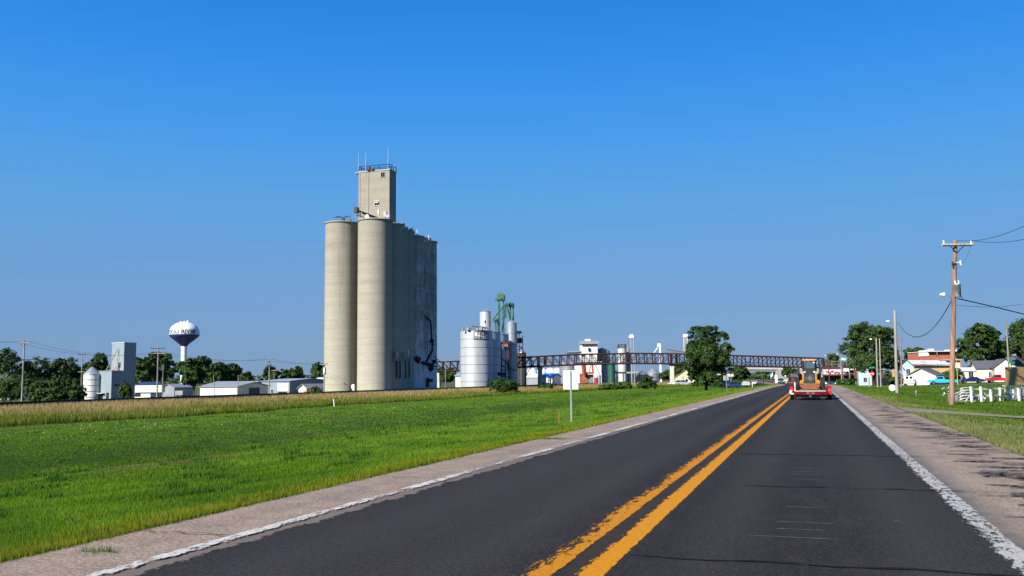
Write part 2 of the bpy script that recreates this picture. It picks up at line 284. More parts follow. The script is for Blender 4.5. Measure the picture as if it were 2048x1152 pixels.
# ---------------------------------------------------------------- mesh builder
class MB:
    def __init__(s): s.v = []; s.f = []; s.sm = []
    def add(s, vs, fs, smooth=False):
        o = len(s.v); s.v += [tuple(p) for p in vs]; s.f += [tuple(i+o for i in f) for f in fs]; s.sm += [smooth]*len(fs); return s
    def box(s, c, d, rz=0, taper=1.0):
        x, y, z = (k/2 for k in d); cs, sn = math.cos(rz), math.sin(rz); vs = []
        for dz in (-z, z):
            t = taper if dz > 0 else 1
            for dx, dy in ((-x, -y), (x, -y), (x, y), (-x, y)):
                dx *= t; dy *= t; vs.append((c[0]+dx*cs-dy*sn, c[1]+dx*sn+dy*cs, c[2]+dz))
        return s.add(vs, [(0, 3, 2, 1), (4, 5, 6, 7), (0, 1, 5, 4), (1, 2, 6, 5), (2, 3, 7, 6), (3, 0, 4, 7)])
    def b(s, x0, x1, y0, y1, z0, z1): return s.box(((x0+x1)/2, (y0+y1)/2, (z0+z1)/2), (x1-x0, y1-y0, z1-z0))
    def tube(s, pts, r, n=8, r2=None, caps=True):
        pts = [Vector(p) for p in pts]; rings = []
        for i, p in enumerate(pts):
            t = (pts[min(i+1, len(pts)-1)]-pts[max(i-1, 0)]).normalized()
            a = t.cross(Vector((0, 0, 1)) if abs(t.z) < .95 else Vector((1, 0, 0))).normalized(); b = t.cross(a)
            rr = r if r2 is None else r+(r2-r)*i/(len(pts)-1)
            rings.append([p+a*rr*math.cos(2*math.pi*k/n)+b*rr*math.sin(2*math.pi*k/n) for k in range(n)])
        vs = [q for ring in rings for q in ring]; fs = []
        for i in range(len(pts)-1):
            for k in range(n): fs.append((i*n+k, i*n+(k+1) % n, (i+1)*n+(k+1) % n, (i+1)*n+k))
        s.add(vs, fs, n > 5)
        if caps: s.add(rings[0], [tuple(range(n))]); s.add(rings[-1], [tuple(range(n))])
        return s
    def bar(s, a, b, w):
        return s.tube([a, b], w*.707, 4)
    def lathe(s, prof, n=32, c=(0, 0), smooth=True):
        vs = [(c[0]+r*math.cos(2*math.pi*k/n), c[1]+r*math.sin(2*math.pi*k/n), z) for r, z in prof for k in range(n)]; fs = []
        for i in range(len(prof)-1):
            for k in range(n): fs.append((i*n+k, i*n+(k+1) % n, (i+1)*n+(k+1) % n, (i+1)*n+k))
        return s.add(vs, fs, smooth)
    def disc(s, r, z, n=32, c=(0, 0)):
        return s.add([(c[0]+r*math.cos(2*math.pi*k/n), c[1]+r*math.sin(2*math.pi*k/n), z) for k in range(n)], [tuple(range(n))])
    def cyl(s, c, r, h, n=24):
        s.lathe([(r, c[2]), (r, c[2]+h)], n, (c[0], c[1])); s.disc(r, c[2], n, (c[0], c[1])); return s.disc(r, c[2]+h, n, (c[0], c[1]))
    def prism(s, poly, y0, y1, axis='y'):   # polygon in xz extruded along y
        n = len(poly)
        f = (lambda p, t: (p[0], t, p[1])) if axis == 'y' else ((lambda p, t: (t, p[0], p[1])) if axis == 'x' else (lambda p, t: (p[0], p[1], t)))
        vs = [f(p, y0) for p in poly]+[f(p, y1) for p in poly]
        return s.add(vs, [tuple(range(n)), tuple(range(2*n-1, n-1, -1))]+[(i, i+n, (i+1) % n+n, (i+1) % n) for i in range(n)])
    def quad(s, *p): return s.add(p, [tuple(range(len(p)))])
    def mesh(s, name, mt):
        me = bpy.data.meshes.new(name); me.from_pydata(s.v, [], s.f); me.polygons.foreach_set('use_smooth', s.sm)
        me.materials.append(M[mt] if isinstance(mt, str) else mt); me.update(); return me
    def build(s, name, mt, parent=None, label=None, loc=None):
        o = bpy.data.objects.new(name, s.mesh(name, mt)); col.objects.link(o)
        if parent: o.parent = parent
        if loc: o.location = loc
        if label: o['label'] = label
        return o
def put(name, me, parent=None, loc=(0, 0, 0), rot=(0, 0, 0), sc_=None):
    o = bpy.data.objects.new(name, me); col.objects.link(o); o.parent = parent; o.location = loc; o.rotation_euler = rot
    if sc_: o.scale = sc_
    return o
def tag(o, label, cat, group=None, kind=None):
    o['label'] = label; o['category'] = cat
    if group: o['group'] = group
    if kind: o['kind'] = kind
    return o
def T(name, label, cat, loc=(0, 0, 0), rz=0, group=None):
    o = bpy.data.objects.new(name, None); col.objects.link(o); o.location = loc; o.rotation_euler = (0, 0, rz); o.empty_display_size = .5
    return tag(o, label, cat, group)
def struct(o): o['kind'] = 'structure'; return o
def copy_tree(o, parent=None):
    c = o.copy(); col.objects.link(c); c.parent = parent
    for ch in list(o.children): copy_tree(ch, c)
    return c
def text_mesh(txt, size, mt, depth=.01, bold=.012):
    cu = bpy.data.curves.new('lettering', 'FONT'); cu.body = txt; cu.size = size; cu.extrude = depth; cu.align_x = 'CENTER'; cu.resolution_u = 3
    cu.offset = size*bold
    o = bpy.data.objects.new('lettering', cu); me = bpy.data.meshes.new_from_object(o); bpy.data.objects.remove(o)
    me.materials.clear(); me.materials.append(M[mt]); return me

# ================================================================ GROUND, ROAD
def grid_mesh(name, mt, xs, ys, zf, uvf=None, attr=None):
    nx, ny = len(xs), len(ys); vs = []; 
    for y in ys:
        for x in xs: vs.append(zf(x, y))
    fs = [(j*nx+i, j*nx+i+1, (j+1)*nx+i+1, (j+1)*nx+i) for j in range(ny-1) for i in range(nx-1)]
    me = bpy.data.meshes.new(name); me.from_pydata(vs, [], fs); me.polygons.foreach_set('use_smooth', [True]*len(fs)); me.materials.append(M[mt])
    if uvf:
        uvl = me.uv_layers.new(name='UVMap'); co = [uvf(x, y) for y in ys for x in xs]
        for l in me.loops: uvl.data[l.index].uv = co[l.vertex_index]
    if attr:
        a = me.attributes.new('side', 'FLOAT', 'POINT'); a.data.foreach_set('value', [attr(x, y) for y in ys for x in xs])
    o = bpy.data.objects.new(name, me); col.objects.link(o); return o
gx = [-6000, -3000, -1500, -700, -400, -250, -150, -100, -88]+list(np.arange(-84, -46, 4))+list(np.arange(-46, -26, 1.5))+list(np.arange(-26, 8, .5))+list(np.arange(8, 24, 1))+list(np.arange(24, 80, 8))+[80, 120, 200, 400, 800, 1500, 3000, 6000]
gy = [-80, -40, -20]+list(np.arange(-8, 60, 1.2))+list(np.arange(60, 160, 3))+list(np.arange(160, 460, 8))+[470, 520, 600, 700, 850, 1000, 1500, 2500, 4500, 8000]
def roadbed(x, y):
    s = x-cx(y); z = gz(x, y)
    if -4.9 < s < 5.6: z = rz(y)-.06
    return (x, y, z)
struct(grid_mesh('ground', 'grass_ground', [float(x) for x in gx], [float(y) for y in gy], roadbed, attr=lambda x, y: x-cx(y)))
ry = list(np.arange(-6, 150, 2.))+list(np.arange(150, 400, 4.))+list(np.arange(400, 900, 15.))
def strip(name, mt, s0, s1, dz, n=3, y0=-99, y1=9999):
    xs = list(np.linspace(s0, s1, n)); ys = [float(y) for y in ry if y0 <= y <= y1]
    return grid_mesh(name, mt, xs, ys, lambda s, y: (cx(y)+s, y, rz(y)+dz), uvf=lambda s, y: (s, y))
struct(strip('shoulder', 'old_concrete', -4.82, 5.52, 0, 12))
struct(strip('road', 'asphalt', -4.1, 3.75, .012, 10))
struct(strip('edge_line_marking', 'white_paint_left', -3.68, -3.40, .016)); struct(strip('edge_line_marking', 'white_paint_right', 3.24, 3.58, .016))
struct(strip('centre_line_marking', 'yellow_paint_left', -.43, -.07, .016)); struct(strip('centre_line_marking', 'yellow_paint_right', .05, .31, .016))
# transverse joints, tar cracks on the right shoulder, scrapes
def wob_line(mb, pts, w, dz=.02):
    L_ = []; R_ = []
    for i, p in enumerate(pts):
        a = pts[max(0, i-1)]; b = pts[min(len(pts)-1, i+1)]; dx, dy = b[0]-a[0], b[1]-a[1]; l = math.hypot(dx, dy) or 1
        ww = w*random.uniform(.35, 1.2)*(.3 if i in (0, len(pts)-1) else 1); L_.append((p[0]-dy/l*ww, p[1]+dx/l*ww)); R_.append((p[0]+dy/l*ww, p[1]-dx/l*ww))
    for i in range(len(pts)-1):
        mb.quad(*[(cx(q[1])+q[0], q[1], rz(q[1])+dz) for q in (R_[i], R_[i+1], L_[i+1], L_[i])])
y0 = 7.85
for k in range(22):
    y = y0+5.35*k; mb = MB()
    def seg(a, b, w, n=24):
        ph = random.random()*6; wob_line(mb, [(a+(b-a)*i/n, y+.03*math.sin(i*.8+ph)+random.uniform(-.012, .012)) for i in range(n+1)], w)
    seg(3.6, 5.5, .014); seg(-4.75, -3.6, .014)
    if k in (0, 2): seg(.35, 3.7, .034)
    elif k == 1: seg(.9, 3.7, .026)
    elif random.random() < .6: seg(random.uniform(-3.3, 1.5), random.uniform(1.8, 3.5), .008)
    struct(mb.build('road_joint', 'tar'))
rt = random.Random(12); mb = MB(); lay = 0
def tar_stroke(pts, w):
    global lay
    lay = (lay+1) % 7; n = len(pts); L_, R_ = [], []; ph = rt.uniform(0, 6)
    for i, p in enumerate(pts):
        a = pts[max(0, i-1)]; b = pts[min(n-1, i+1)]; dx, dy = b[0]-a[0], b[1]-a[1]; l = math.hypot(dx, dy) or 1
        ww = w*(.25+.75*math.sin(math.pi*(i+.3)/(n-.4))**.6)*(1+.3*math.sin(i*1.9+ph)); L_.append((p[0]-dy/l*ww, p[1]+dx/l*ww)); R_.append((p[0]+dy/l*ww, p[1]-dx/l*ww))
    for i in range(n-1): mb.quad(*[(cx(q[1])+min(5.5, q[0]), q[1], rz(q[1])+.014+.0012*lay) for q in (R_[i], R_[i+1], L_[i+1], L_[i])])
y = 9.
while y < 100:
    c0 = 4.72+.003*y+.2*math.sin(y*.35)+.12*math.sin(y*1.3); x = c0+rt.uniform(-.2, .2); yy = y; dr = rt.choice((-1, 1))
    for q in range(rt.choice((1, 2, 3, 3))):      # zigzag chain of transverse strokes
        Ls = rt.uniform(.3, .95)*dr; A = rt.uniform(.01, .045); f_ = rt.uniform(1, 3); ph = rt.uniform(0, 6); tl = rt.uniform(.02, .22)
        pts = [(x+Ls*k/18, yy+tl*k/18+A*math.sin(f_*math.tau*k/18+ph)) for k in range(19)]; tar_stroke(pts, rt.uniform(.022, .058))
        x = pts[rt.randint(10, 18)][0]; yy += tl*rt.uniform(.5, 1.1)+.02; dr = -dr
    y += rt.uniform(.12, .42)*(1+y/50)
o = tag(mb.build('tar_crack_filler', 'tar'), 'black tar squiggles sealing cracks along the right concrete shoulder', 'tar', kind='stuff')
mb = MB()
g_ = NT('scrape'); g_.b.inputs['Base Color'].default_value = (.17, .17, .17, 1); g_.b.inputs['Roughness'].default_value = .8
for u, v, wd in ((1608, 1017, .22), (1610, 1048, .3), (1600, 1062, .24), (1590, 1078, .42), (1610, 938, .24), (1612, 951, .26), (1608, 961, .2), (1605, 945, .16), (1605, 1133, .07), (1560, 923, .1), (1795, 1045, .04)):
    ray = W(u, v, 1)-Vector((0, 0, EYE)); t = -EYE/ray.z; x, yy = ray.x*t, ray.y*t
    wob_line(mb, [(x+1.9-wd+2*wd*i/8, yy-.02*i/8+random.uniform(-.004, .004)) for i in range(9)], .007, .018)
tag(mb.build('pavement_scrape', 'scrape'), 'pale scrape marks across the wheel path of the right lane', 'scrapes', kind='stuff')
# right side gravel drive
mb = MB(); pr = None
for i in range(41):
    x = 3.55+i*1.6; yc = 43+.35*i+.9*math.sin(i*.3); hw = 1.5+ (2.0 if i == 0 else .9 if i == 1 else 0)+.3*math.sin(i*1.7); 
    q = ((x, yc-hw, gz(x, yc-hw)+.03), (x, yc+hw, gz(x, yc+hw)+.03))
    if pr: mb.quad(pr[0], q[0], q[1], pr[1])
    pr = q
struct(mb.build('gravel_path', 'gravel_track'))
# far side street on the right (in front of the parked cars)
mb = MB(); pr = None
for i in range(20):
    x = 9+i*9; yc = 188+.33*(x-9)+0; q = ((x, yc-3, gz(x, yc)+.05), (x, yc+3, gz(x, yc)+.05))
    if pr: mb.quad(pr[0], q[0], q[1], pr[1])
    pr = q
struct(mb.build('side_street', 'gravel_track'))
# railway embankment
RX = -80.
mb = MB()
for a, b in (((-75.5, -1.25), (-77.6, -.82)), ((-77.6, -.82), (-82.4, -.82)), ((-82.4, -.82), (-85, -1.3))):
    pr = None
    for y in [-60]+list(range(0, 420, 12))+[600, 1200]:
        q = ((a[0]+random.uniform(-.15, .15), y, a[1]-.02), (b[0], y, b[1]))
        if pr: mb.quad(pr[0], q[0], q[1], pr[1])
        pr = q
struct(mb.build('railway_embankment', 'ballast'))
t = T('railway_track', 'long dark railway track on its gravel bank beyond the tan grass', 'railway track', (RX, 0, -.82))
for sx_ in (-.75, .75):
    mb = MB(); mb.b(sx_-.035, sx_+.035, -60, 1200, .29, .46); mb.b(sx_-.07, sx_+.07, -60, 1200, .27, .29); mb.build('rail', 'rail_steel', t)
mb = MB()
for y in np.arange(20, 420, .6): mb.box((0, y, .14), (2.7, .32, .3))
o = mb.build('tie', 'tie_wood', t); o['kind'] = 'stuff'

# ================================================================ GRASS
def blades(name, label, X, Y, Z, h, wd, cb, ct, lean=.35, cat='grass'):
    n = len(X); ang = rng.uniform(0, 2*np.pi, n); la = rng.uniform(0, 2*np.pi, n); ll = h*lean*rng.uniform(.2, 1, n)
    dx, dy = np.cos(ang)*wd/2, np.sin(ang)*wd/2
    v = np.zeros((n, 3, 3)); v[:, 0] = np.stack([X-dx, Y-dy, Z-.02], 1); v[:, 1] = np.stack([X+dx, Y+dy, Z-.02], 1)
    v[:, 2] = np.stack([X+np.cos(la)*ll, Y+np.sin(la)*ll, Z+h], 1)
    me = bpy.data.meshes.new(name); me.vertices.add(3*n); me.vertices.foreach_set('co', v.ravel())
    me.loops.add(3*n); me.loops.foreach_set('vertex_index', np.arange(3*n)); me.polygons.add(n)
    me.polygons.foreach_set('loop_start', np.arange(0, 3*n, 3)); me.update(calc_edges=True)
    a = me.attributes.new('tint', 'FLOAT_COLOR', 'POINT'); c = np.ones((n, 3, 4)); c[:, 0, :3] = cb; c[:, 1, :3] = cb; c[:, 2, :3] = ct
    a.data.foreach_set('color', c.ravel()); me.materials.append(M['grass_blades'])
    o = bpy.data.objects.new(name, me); col.objects.link(o); return tag(o, label, cat, kind='stuff')
cxv = np.vectorize(cx); gzv = np.vectorize(gz)
def patchn(X, Y, f):    # cheap smooth noise
    return (np.sin(X*f+1.3*np.sin(Y*f*.7))+np.sin(Y*f*1.3+1.7*np.sin(X*f*.6+2))+np.sin((X+Y)*f*.5+.5))/3
def sample(n, x0, x1, d0, d1, p):
    # depth ahead with density falling off, kept inside the lateral range
    d = d0*(d1/d0)**(rng.uniform(0, 1, n)**p); lat = rng.uniform(-.66, .66, n)*d
    X = -d*math.sin(YAW)+lat*math.cos(YAW); Y = d*math.cos(YAW)+lat*math.sin(YAW); k = (X > x0) & (X < x1) & (Y > 2)
    return X[k], Y[k], d[k]
X, Y, d = sample(1450000, -48, -6.6, 7, 240, .86); s = X-cxv(Y); k = (s < -4.77); X, Y, d, s = X[k], Y[k], d[k], s[k]
Z = gzv(X, Y); n = len(X); p1 = patchn(X, Y, .35); p2 = patchn(X, Y, 1.6); rr = rng.uniform(0, 1, n)
weed = (patchn(X, Y*.8, 3.1)+.25*patchn(X, Y, .5) > .70)&(s < -6.5)
edge = np.clip((s+5.8)/.75, 0, 1)*(.25+.6*rr)
hh = (.055+.05*rr+.035*np.clip(p2, 0, 1)+.05*np.clip(p1*p2*2, 0, 1))*np.where(s > -19, 1.15, .55); wd = np.maximum(.008, d*.0010); hh = hh*np.where(weed, 1.35, .72); wd = wd*np.where(weed, 1.8, 1)
hh = hh*np.clip(.75+d*.006, .8, 1.3)
G1 = np.array([.055, .15, .008]); G2 = np.array([.125, .235, .014]); G3 = np.array([.022, .066, .008]); GY = np.array([.24, .23, .02]); GS = np.array([.2, .17, .08])
def m3(a, b, t): return a+(b-a)*t[:, None]
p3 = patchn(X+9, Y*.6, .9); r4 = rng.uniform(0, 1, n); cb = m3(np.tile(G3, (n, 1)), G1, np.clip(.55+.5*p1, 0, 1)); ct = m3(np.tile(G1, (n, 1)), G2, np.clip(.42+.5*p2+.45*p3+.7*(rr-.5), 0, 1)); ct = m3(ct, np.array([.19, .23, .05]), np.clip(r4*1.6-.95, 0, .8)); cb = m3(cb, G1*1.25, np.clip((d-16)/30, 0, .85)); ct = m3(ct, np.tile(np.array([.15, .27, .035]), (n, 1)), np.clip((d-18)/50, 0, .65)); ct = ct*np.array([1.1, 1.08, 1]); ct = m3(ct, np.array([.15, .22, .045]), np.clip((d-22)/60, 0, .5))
dry = np.clip((patchn(X, Y*.35, .9)-.45)*2.2, 0, .7)*(rr > .35); ct = m3(ct, GS, dry*(s < -15)); ct = m3(ct, GY, edge); cb = m3(cb, GY*.6, edge*.8)
ct = m3(ct, np.array([.05, .13, .02]), weed*.8); dk = np.exp(-((s+18.8+1.2*np.sin(Y*.11))/2.0)**2)*.6; ct = m3(ct, np.array([.05, .075, .015]), dk*np.clip(.6+p3, 0, 1))  # ditch band: dry brown plus the bank's shade, mixed into the tip colour
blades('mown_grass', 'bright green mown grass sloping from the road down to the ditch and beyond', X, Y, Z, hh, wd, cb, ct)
# tall tan grass band
n = 330000; d = 42*(340/42)**(rng.uniform(0, 1, n)**.8); lat = rng.uniform(-.66, .25, n)*d
X = -d*math.sin(YAW)+lat*math.cos(YAW); Y = d*math.cos(YAW)+lat*math.sin(YAW); bl = -45.3+1.4*np.sin(Y*.13)+.7*np.sin(Y*.5)+np.clip((Y-120)/130, 0, 1)*14
k = (X < bl) & (X > -76) & (Y > 30); X, Y, d, bl = X[k], Y[k], d[k], bl[k]; n = len(X); Z = np.maximum(gzv(X, Y), -1.25); rr = rng.uniform(0, 1, n); p1 = patchn(X, Y, .25)
fr = np.clip((bl-X)/(11+6*np.clip((Y-60)/100, 0, 1)*0), 0, 1)      # green at the near margin, tan further in
h = .42+.42*fr*(.5+.5*rr)+.12*p1*fr; h = np.clip(h, .2, .95); tan = m3(np.tile(np.array([.42, .33, .14]), (n, 1)), np.array([.40, .26, .16]), rr)
ct = m3(np.tile(np.array([.15, .19, .02]), (n, 1)), tan*1.0, np.clip(fr*1.5+.6*p1-.75+.7*(rr-.5), 0, 1)); ct = m3(ct, np.array([.4, .34, .2]), (rr > .9)*.6)
cb = m3(np.tile(np.array([.03, .06, .01]), (n, 1)), np.array([.16, .16, .04]), fr*.8)
blades('tall_grass', 'tall tan seed grass in a band along the railway bank', X, Y, Z, h, np.maximum(.03, d*.0011), cb, ct, .3)
# right verge
X, Y, d = sample(420000, 3.5, 70, 16, 210, .9); s = X-cxv(Y); k = (s > 5.5) & ~((np.abs(Y-(43+.35*(X-3.55)/1.6)) < 1.6)); X, Y, d, s = X[k], Y[k], d[k], s[k]; n = len(X); Z = gzv(X, Y)
rr = rng.uniform(0, 1, n); p1 = patchn(X, Y, .5); p2 = patchn(X, Y, 2.1); ct = m3(np.tile(G1*1.1, (n, 1)), G2, np.clip(.5+.6*p2+.3*(rr-.5), 0, 1))
hay = np.clip((40-Y)/4, 0, 1)*(.35+.5*rr)*np.clip(.7+p1, .2, 1); ct = m3(ct, np.array([.17, .20, .05]), np.clip(rr*1.3-.3+.3*p1, 0, .7)); hay = np.maximum(hay, np.clip((8.2-s)/2, 0, 1)*.7*(Y < 75)); ct = m3(ct, np.array([.24, .25, .13]), hay)
cb = m3(np.tile(G3, (n, 1)), G1, np.clip(.5+p1, 0, 1)); cb = m3(cb, np.array([.12, .12, .06]), hay)
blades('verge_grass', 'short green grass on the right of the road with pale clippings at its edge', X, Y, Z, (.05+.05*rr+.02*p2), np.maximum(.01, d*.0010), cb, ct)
# tufts growing in the left shoulder joints
for (x, y, nn, lb) in ((-6.25, 6.85, 110, 'small grass tuft growing in the near joint of the left shoulder'), (-6.4, 22.3, 500, 'wide low grass tuft growing from the second shoulder joint beside the asphalt')):
    X = x+rng.normal(0, .10 if nn < 300 else .25, nn); Y = y+rng.normal(0, .05, nn); rr = rng.uniform(0, 1, nn)
    blades('grass_tuft', lb, X, Y, np.zeros(nn), .03+.05*rr, np.full(nn, .008), np.tile(G3, (nn, 1)), np.tile(G2, (nn, 1)), .9, 'grass tuft')
# white clover specks
n = 420; X = rng.uniform(-40, -26, n); Y = rng.uniform(18, 62, n); Z = gzv(X, Y)+.13; k = patchn(X, Y, .4) > .1; X, Y, Z = X[k], Y[k], Z[k]; n = len(X)
blades('clover_flower', 'white clover flowers scattered through the mown grass', X, Y, Z, np.full(n, .035), np.full(n, .035), np.full((n, 3), .6), np.full((n, 3), .75), .3, 'clover')

# ================================================================ TREES
def rand_in_sphere(n):
    v = rng.normal(size=(n, 3)); v /= np.linalg.norm(v, axis=1)[:, None]; return v
def leaf_mesh(name, lobes, nleaf, size, mt, gap=.0):
    vol = np.array([l[1][0]*l[1][1]+l[1][0]*l[1][2] for l in lobes]); cnt = np.maximum(20, (nleaf*vol/vol.sum()).astype(int)); P = []; Nn = []; Tn = []
    for (c_, r_), n in zip(lobes, cnt):
        # sub clumps over the lobe shell
        ns = max(12, n//45); sc_ = rand_in_sphere(ns); sc_[:, 2] = np.where(sc_[:, 2] < -.5, -sc_[:, 2], sc_[:, 2]); rad = rng.uniform(.62, 1.03, ns)[:, None]
        cl = sc_*rad; i = rng.integers(0, ns, n); q = cl[i]+rng.normal(0, .105, (n, 3)); P.append(np.array(c_)+q*np.array(r_)); Nn.append(q+rng.normal(0, .45, (n, 3)))
        Tn.append(np.clip(rng.uniform(.15, .85, ns)[i]*.6+rng.uniform(0, .4, n), 0, 1))
    P = np.concatenate(P); Nn = np.concatenate(Nn); Tn = np.concatenate(Tn); n = len(P)
    Nn[:, 2] += .35; Nn /= np.linalg.norm(Nn, axis=1)[:, None]; a = np.cross(Nn, rng.normal(size=(n, 3))); a /= np.linalg.norm(a, axis=1)[:, None]; b = np.cross(Nn, a)
    s = size*rng.uniform(.55, 1.3, n)[:, None]; v = np.zeros((n, 4, 3)); v[:, 0] = P-a*s; v[:, 1] = P-b*s*.55; v[:, 2] = P+a*s; v[:, 3] = P+b*s*.55
    me = bpy.data.meshes.new(name); me.vertices.add(4*n); me.vertices.foreach_set('co', v.ravel()); me.loops.add(4*n); me.loops.foreach_set('vertex_index', np.arange(4*n))
    me.polygons.add(n); me.polygons.foreach_set('loop_start', np.arange(0, 4*n, 4)); me.update(calc_edges=True)
    at_ = me.attributes.new('tint', 'FLOAT', 'POINT'); at_.data.foreach_set('value', np.repeat(Tn, 4)); me.materials.append(mt); return me
def lobes_for(h, w_, trunk, n, seed, spread=1.0, rag=.35):
    rs = random.Random(seed); L_ = []; ch = h-trunk; cz = trunk+ch*.52
    L_.append(((0, 0, cz-.05*ch), (w_*.36, w_*.36, ch*.42)))
    for i in range(n):
        a = i*2.4+rs.uniform(-.5, .5); zz = rs.uniform(-.42, .42); rr = math.sqrt(max(.05, 1-(zz/.5)**2*.8))*w_*.34*rs.uniform(.6, 1+rag*.3)*spread
        r_ = w_*rs.uniform(.11, .11+rag*.28); L_.append(((rr*math.cos(a), rr*math.sin(a), cz+zz*ch*.82), (r_, r_, r_*rs.uniform(.7, 1.05))))
    return L_
def trunk_mesh(h, w_, trunk, lobes, r):
    mb = MB(); rs = random.Random(int(h*100)); top = (rs.uniform(-.3, .3), rs.uniform(-.3, .3), trunk+(h-trunk)*.55)
    mb.tube([(0, 0, -.3), (0.05, 0, trunk*.5), (.1, .05, trunk), top], r, 8, r*.35)
    for c_, r_ in lobes[1:]:
        z0 = trunk*rs.uniform(.7, 1.15); mb.tube([(.05, 0, z0), (c_[0]*.45, c_[1]*.45, z0+(c_[2]-z0)*.6), c_], r*.38, 5, r*.09)
    return mb
def tree(label, u, d, vtop, wpx, h=None, zb=None, mt=LF, nl=6000, trunk=.22, n=12, seed=1, cat='tree', group=None, leaf=None, name='tree', rag=.35, rzz=0, dx=0):
    x, y = XY(u, d); zb = gz(x, y) if zb is None else zb; zt = W(u, vtop, d).z; h = zt-zb; w_ = wpx*d/FPX; tr = h*trunk
    t = T(name, label, cat, (x, y, zb), rzz, group); lb = lobes_for(h*.97, w_, tr, n, seed, rag=rag); leaf = leaf or d*.0011+.06
    put('crown', leaf_mesh('crown', lb, int(nl*1.5), leaf*1.12, mt), t); trunk_mesh(h, w_, tr, lb, max(.12, h*.02)).build('trunk', 'bark', t); return t
def bush(label, u, d, vtop, wpx, mt=LY, nl=3500, seed=3, name='bush', cat='bush', group=None, n=8, leaf=None, zb=None):
    x, y = XY(u, d); zb = gz(x, y) if zb is None else zb; h = W(u, vtop, d).z-zb; w_ = wpx*d/FPX; rs = random.Random(seed); t = T(name, label, cat, (x, y, zb), 0, group); lb = [((0, 0, h*.42), (w_*.36, w_*.36, h*.46))]
    for i in range(n):
        a = i*2.4; lb.append(((w_*.27*math.cos(a), w_*.27*math.sin(a), h*rs.uniform(.18, .55)), (w_*.24, w_*.24, h*rs.uniform(.26, .36))))
    put('crown', leaf_mesh('crown', lb, int(nl*1.8), leaf or d*.001+.04, mt), t)
    mb = MB(); 
    for c_, r_ in lb[1:]: mb.tube([(0, 0, -.1), (c_[0]*.5, c_[1]*.5, c_[2]*.6), c_], .05, 5, .02)
    mb.build('stem', 'bark', t); return t
# hero tree left of the road
x, y = XY(1412, 160); zb = gz(x, y); P_ = lambda u, v: (W(u, v, 160)-Vector((x, y, zb)))
t = T('tree', 'large round leafy tree alone on the left verge in front of the truss bridge', 'tree', (x, y, zb)); lb = []
for u, v, ru, rv in ((1412, 712, 30, 34), (1396, 668, 19, 15), (1421, 662, 17, 12), (1440, 676, 18, 14), (1452, 700, 16, 15), (1440, 722, 24, 20), (1386, 700, 18, 20), (1384, 730, 15, 22), (1405, 745, 22, 18), (1432, 748, 20, 18), (1412, 690, 20, 18), (1384, 757, 11, 14), (1440, 764, 12, 12), (1436, 738, 18, 14), (1404, 722, 26, 20), (1386, 764, 13, 14), (1434, 766, 15, 13), (1408, 764, 16, 11), (1420, 756, 20, 14), (1396, 752, 18, 14)):
    c_ = P_(u, v); k = 160/FPX; lb.append(((c_.x, c_.y+random.uniform(-1.6, 1.6), c_.z), (ru*k, ru*k*.9, rv*k)))
put('crown', leaf_mesh('crown', lb, 38000, .185, LF), t); mb = MB(); tp = P_(1412, 700)
mb.tube([(0, 0, -.3), (.1, 0, 1.2), (-.1, .1, 2.6), tp], .30, 8, .10)
for c_, r_ in lb[1:]: mb.tube([(0, 0, random.uniform(1, 2.4)), (c_[0]*.5, c_[1]*.5, c_[2]*.62+.6), c_], .10, 5, .025)
mb.build('trunk', 'bark', t)
bush('round dark green bush in front of the silver grain bins', 1006, 150, 752, 66, LF, 6500, 5, leaf=.11)
bush('low dark bush with brown seed heads left of the blank road sign', 1091, 190, 764, 34, LY, 2200, 6)
bush('dark rounded bush in front of the striped cone roof', 1294, 165, 746, 42, LF, 4500, 7, leaf=.12)
bush('low sprawling bush between the green tank and the round bush', 1245, 190, 760, 40, LY, 2600, 8)
bush('low olive shrub below the pale silo', 1215, 180, 767, 46, LY, 2000, 9)
bush('small weedy bush beside the track under the yellow loader', 632, 150, 770, 24, LY, 1200, 10)
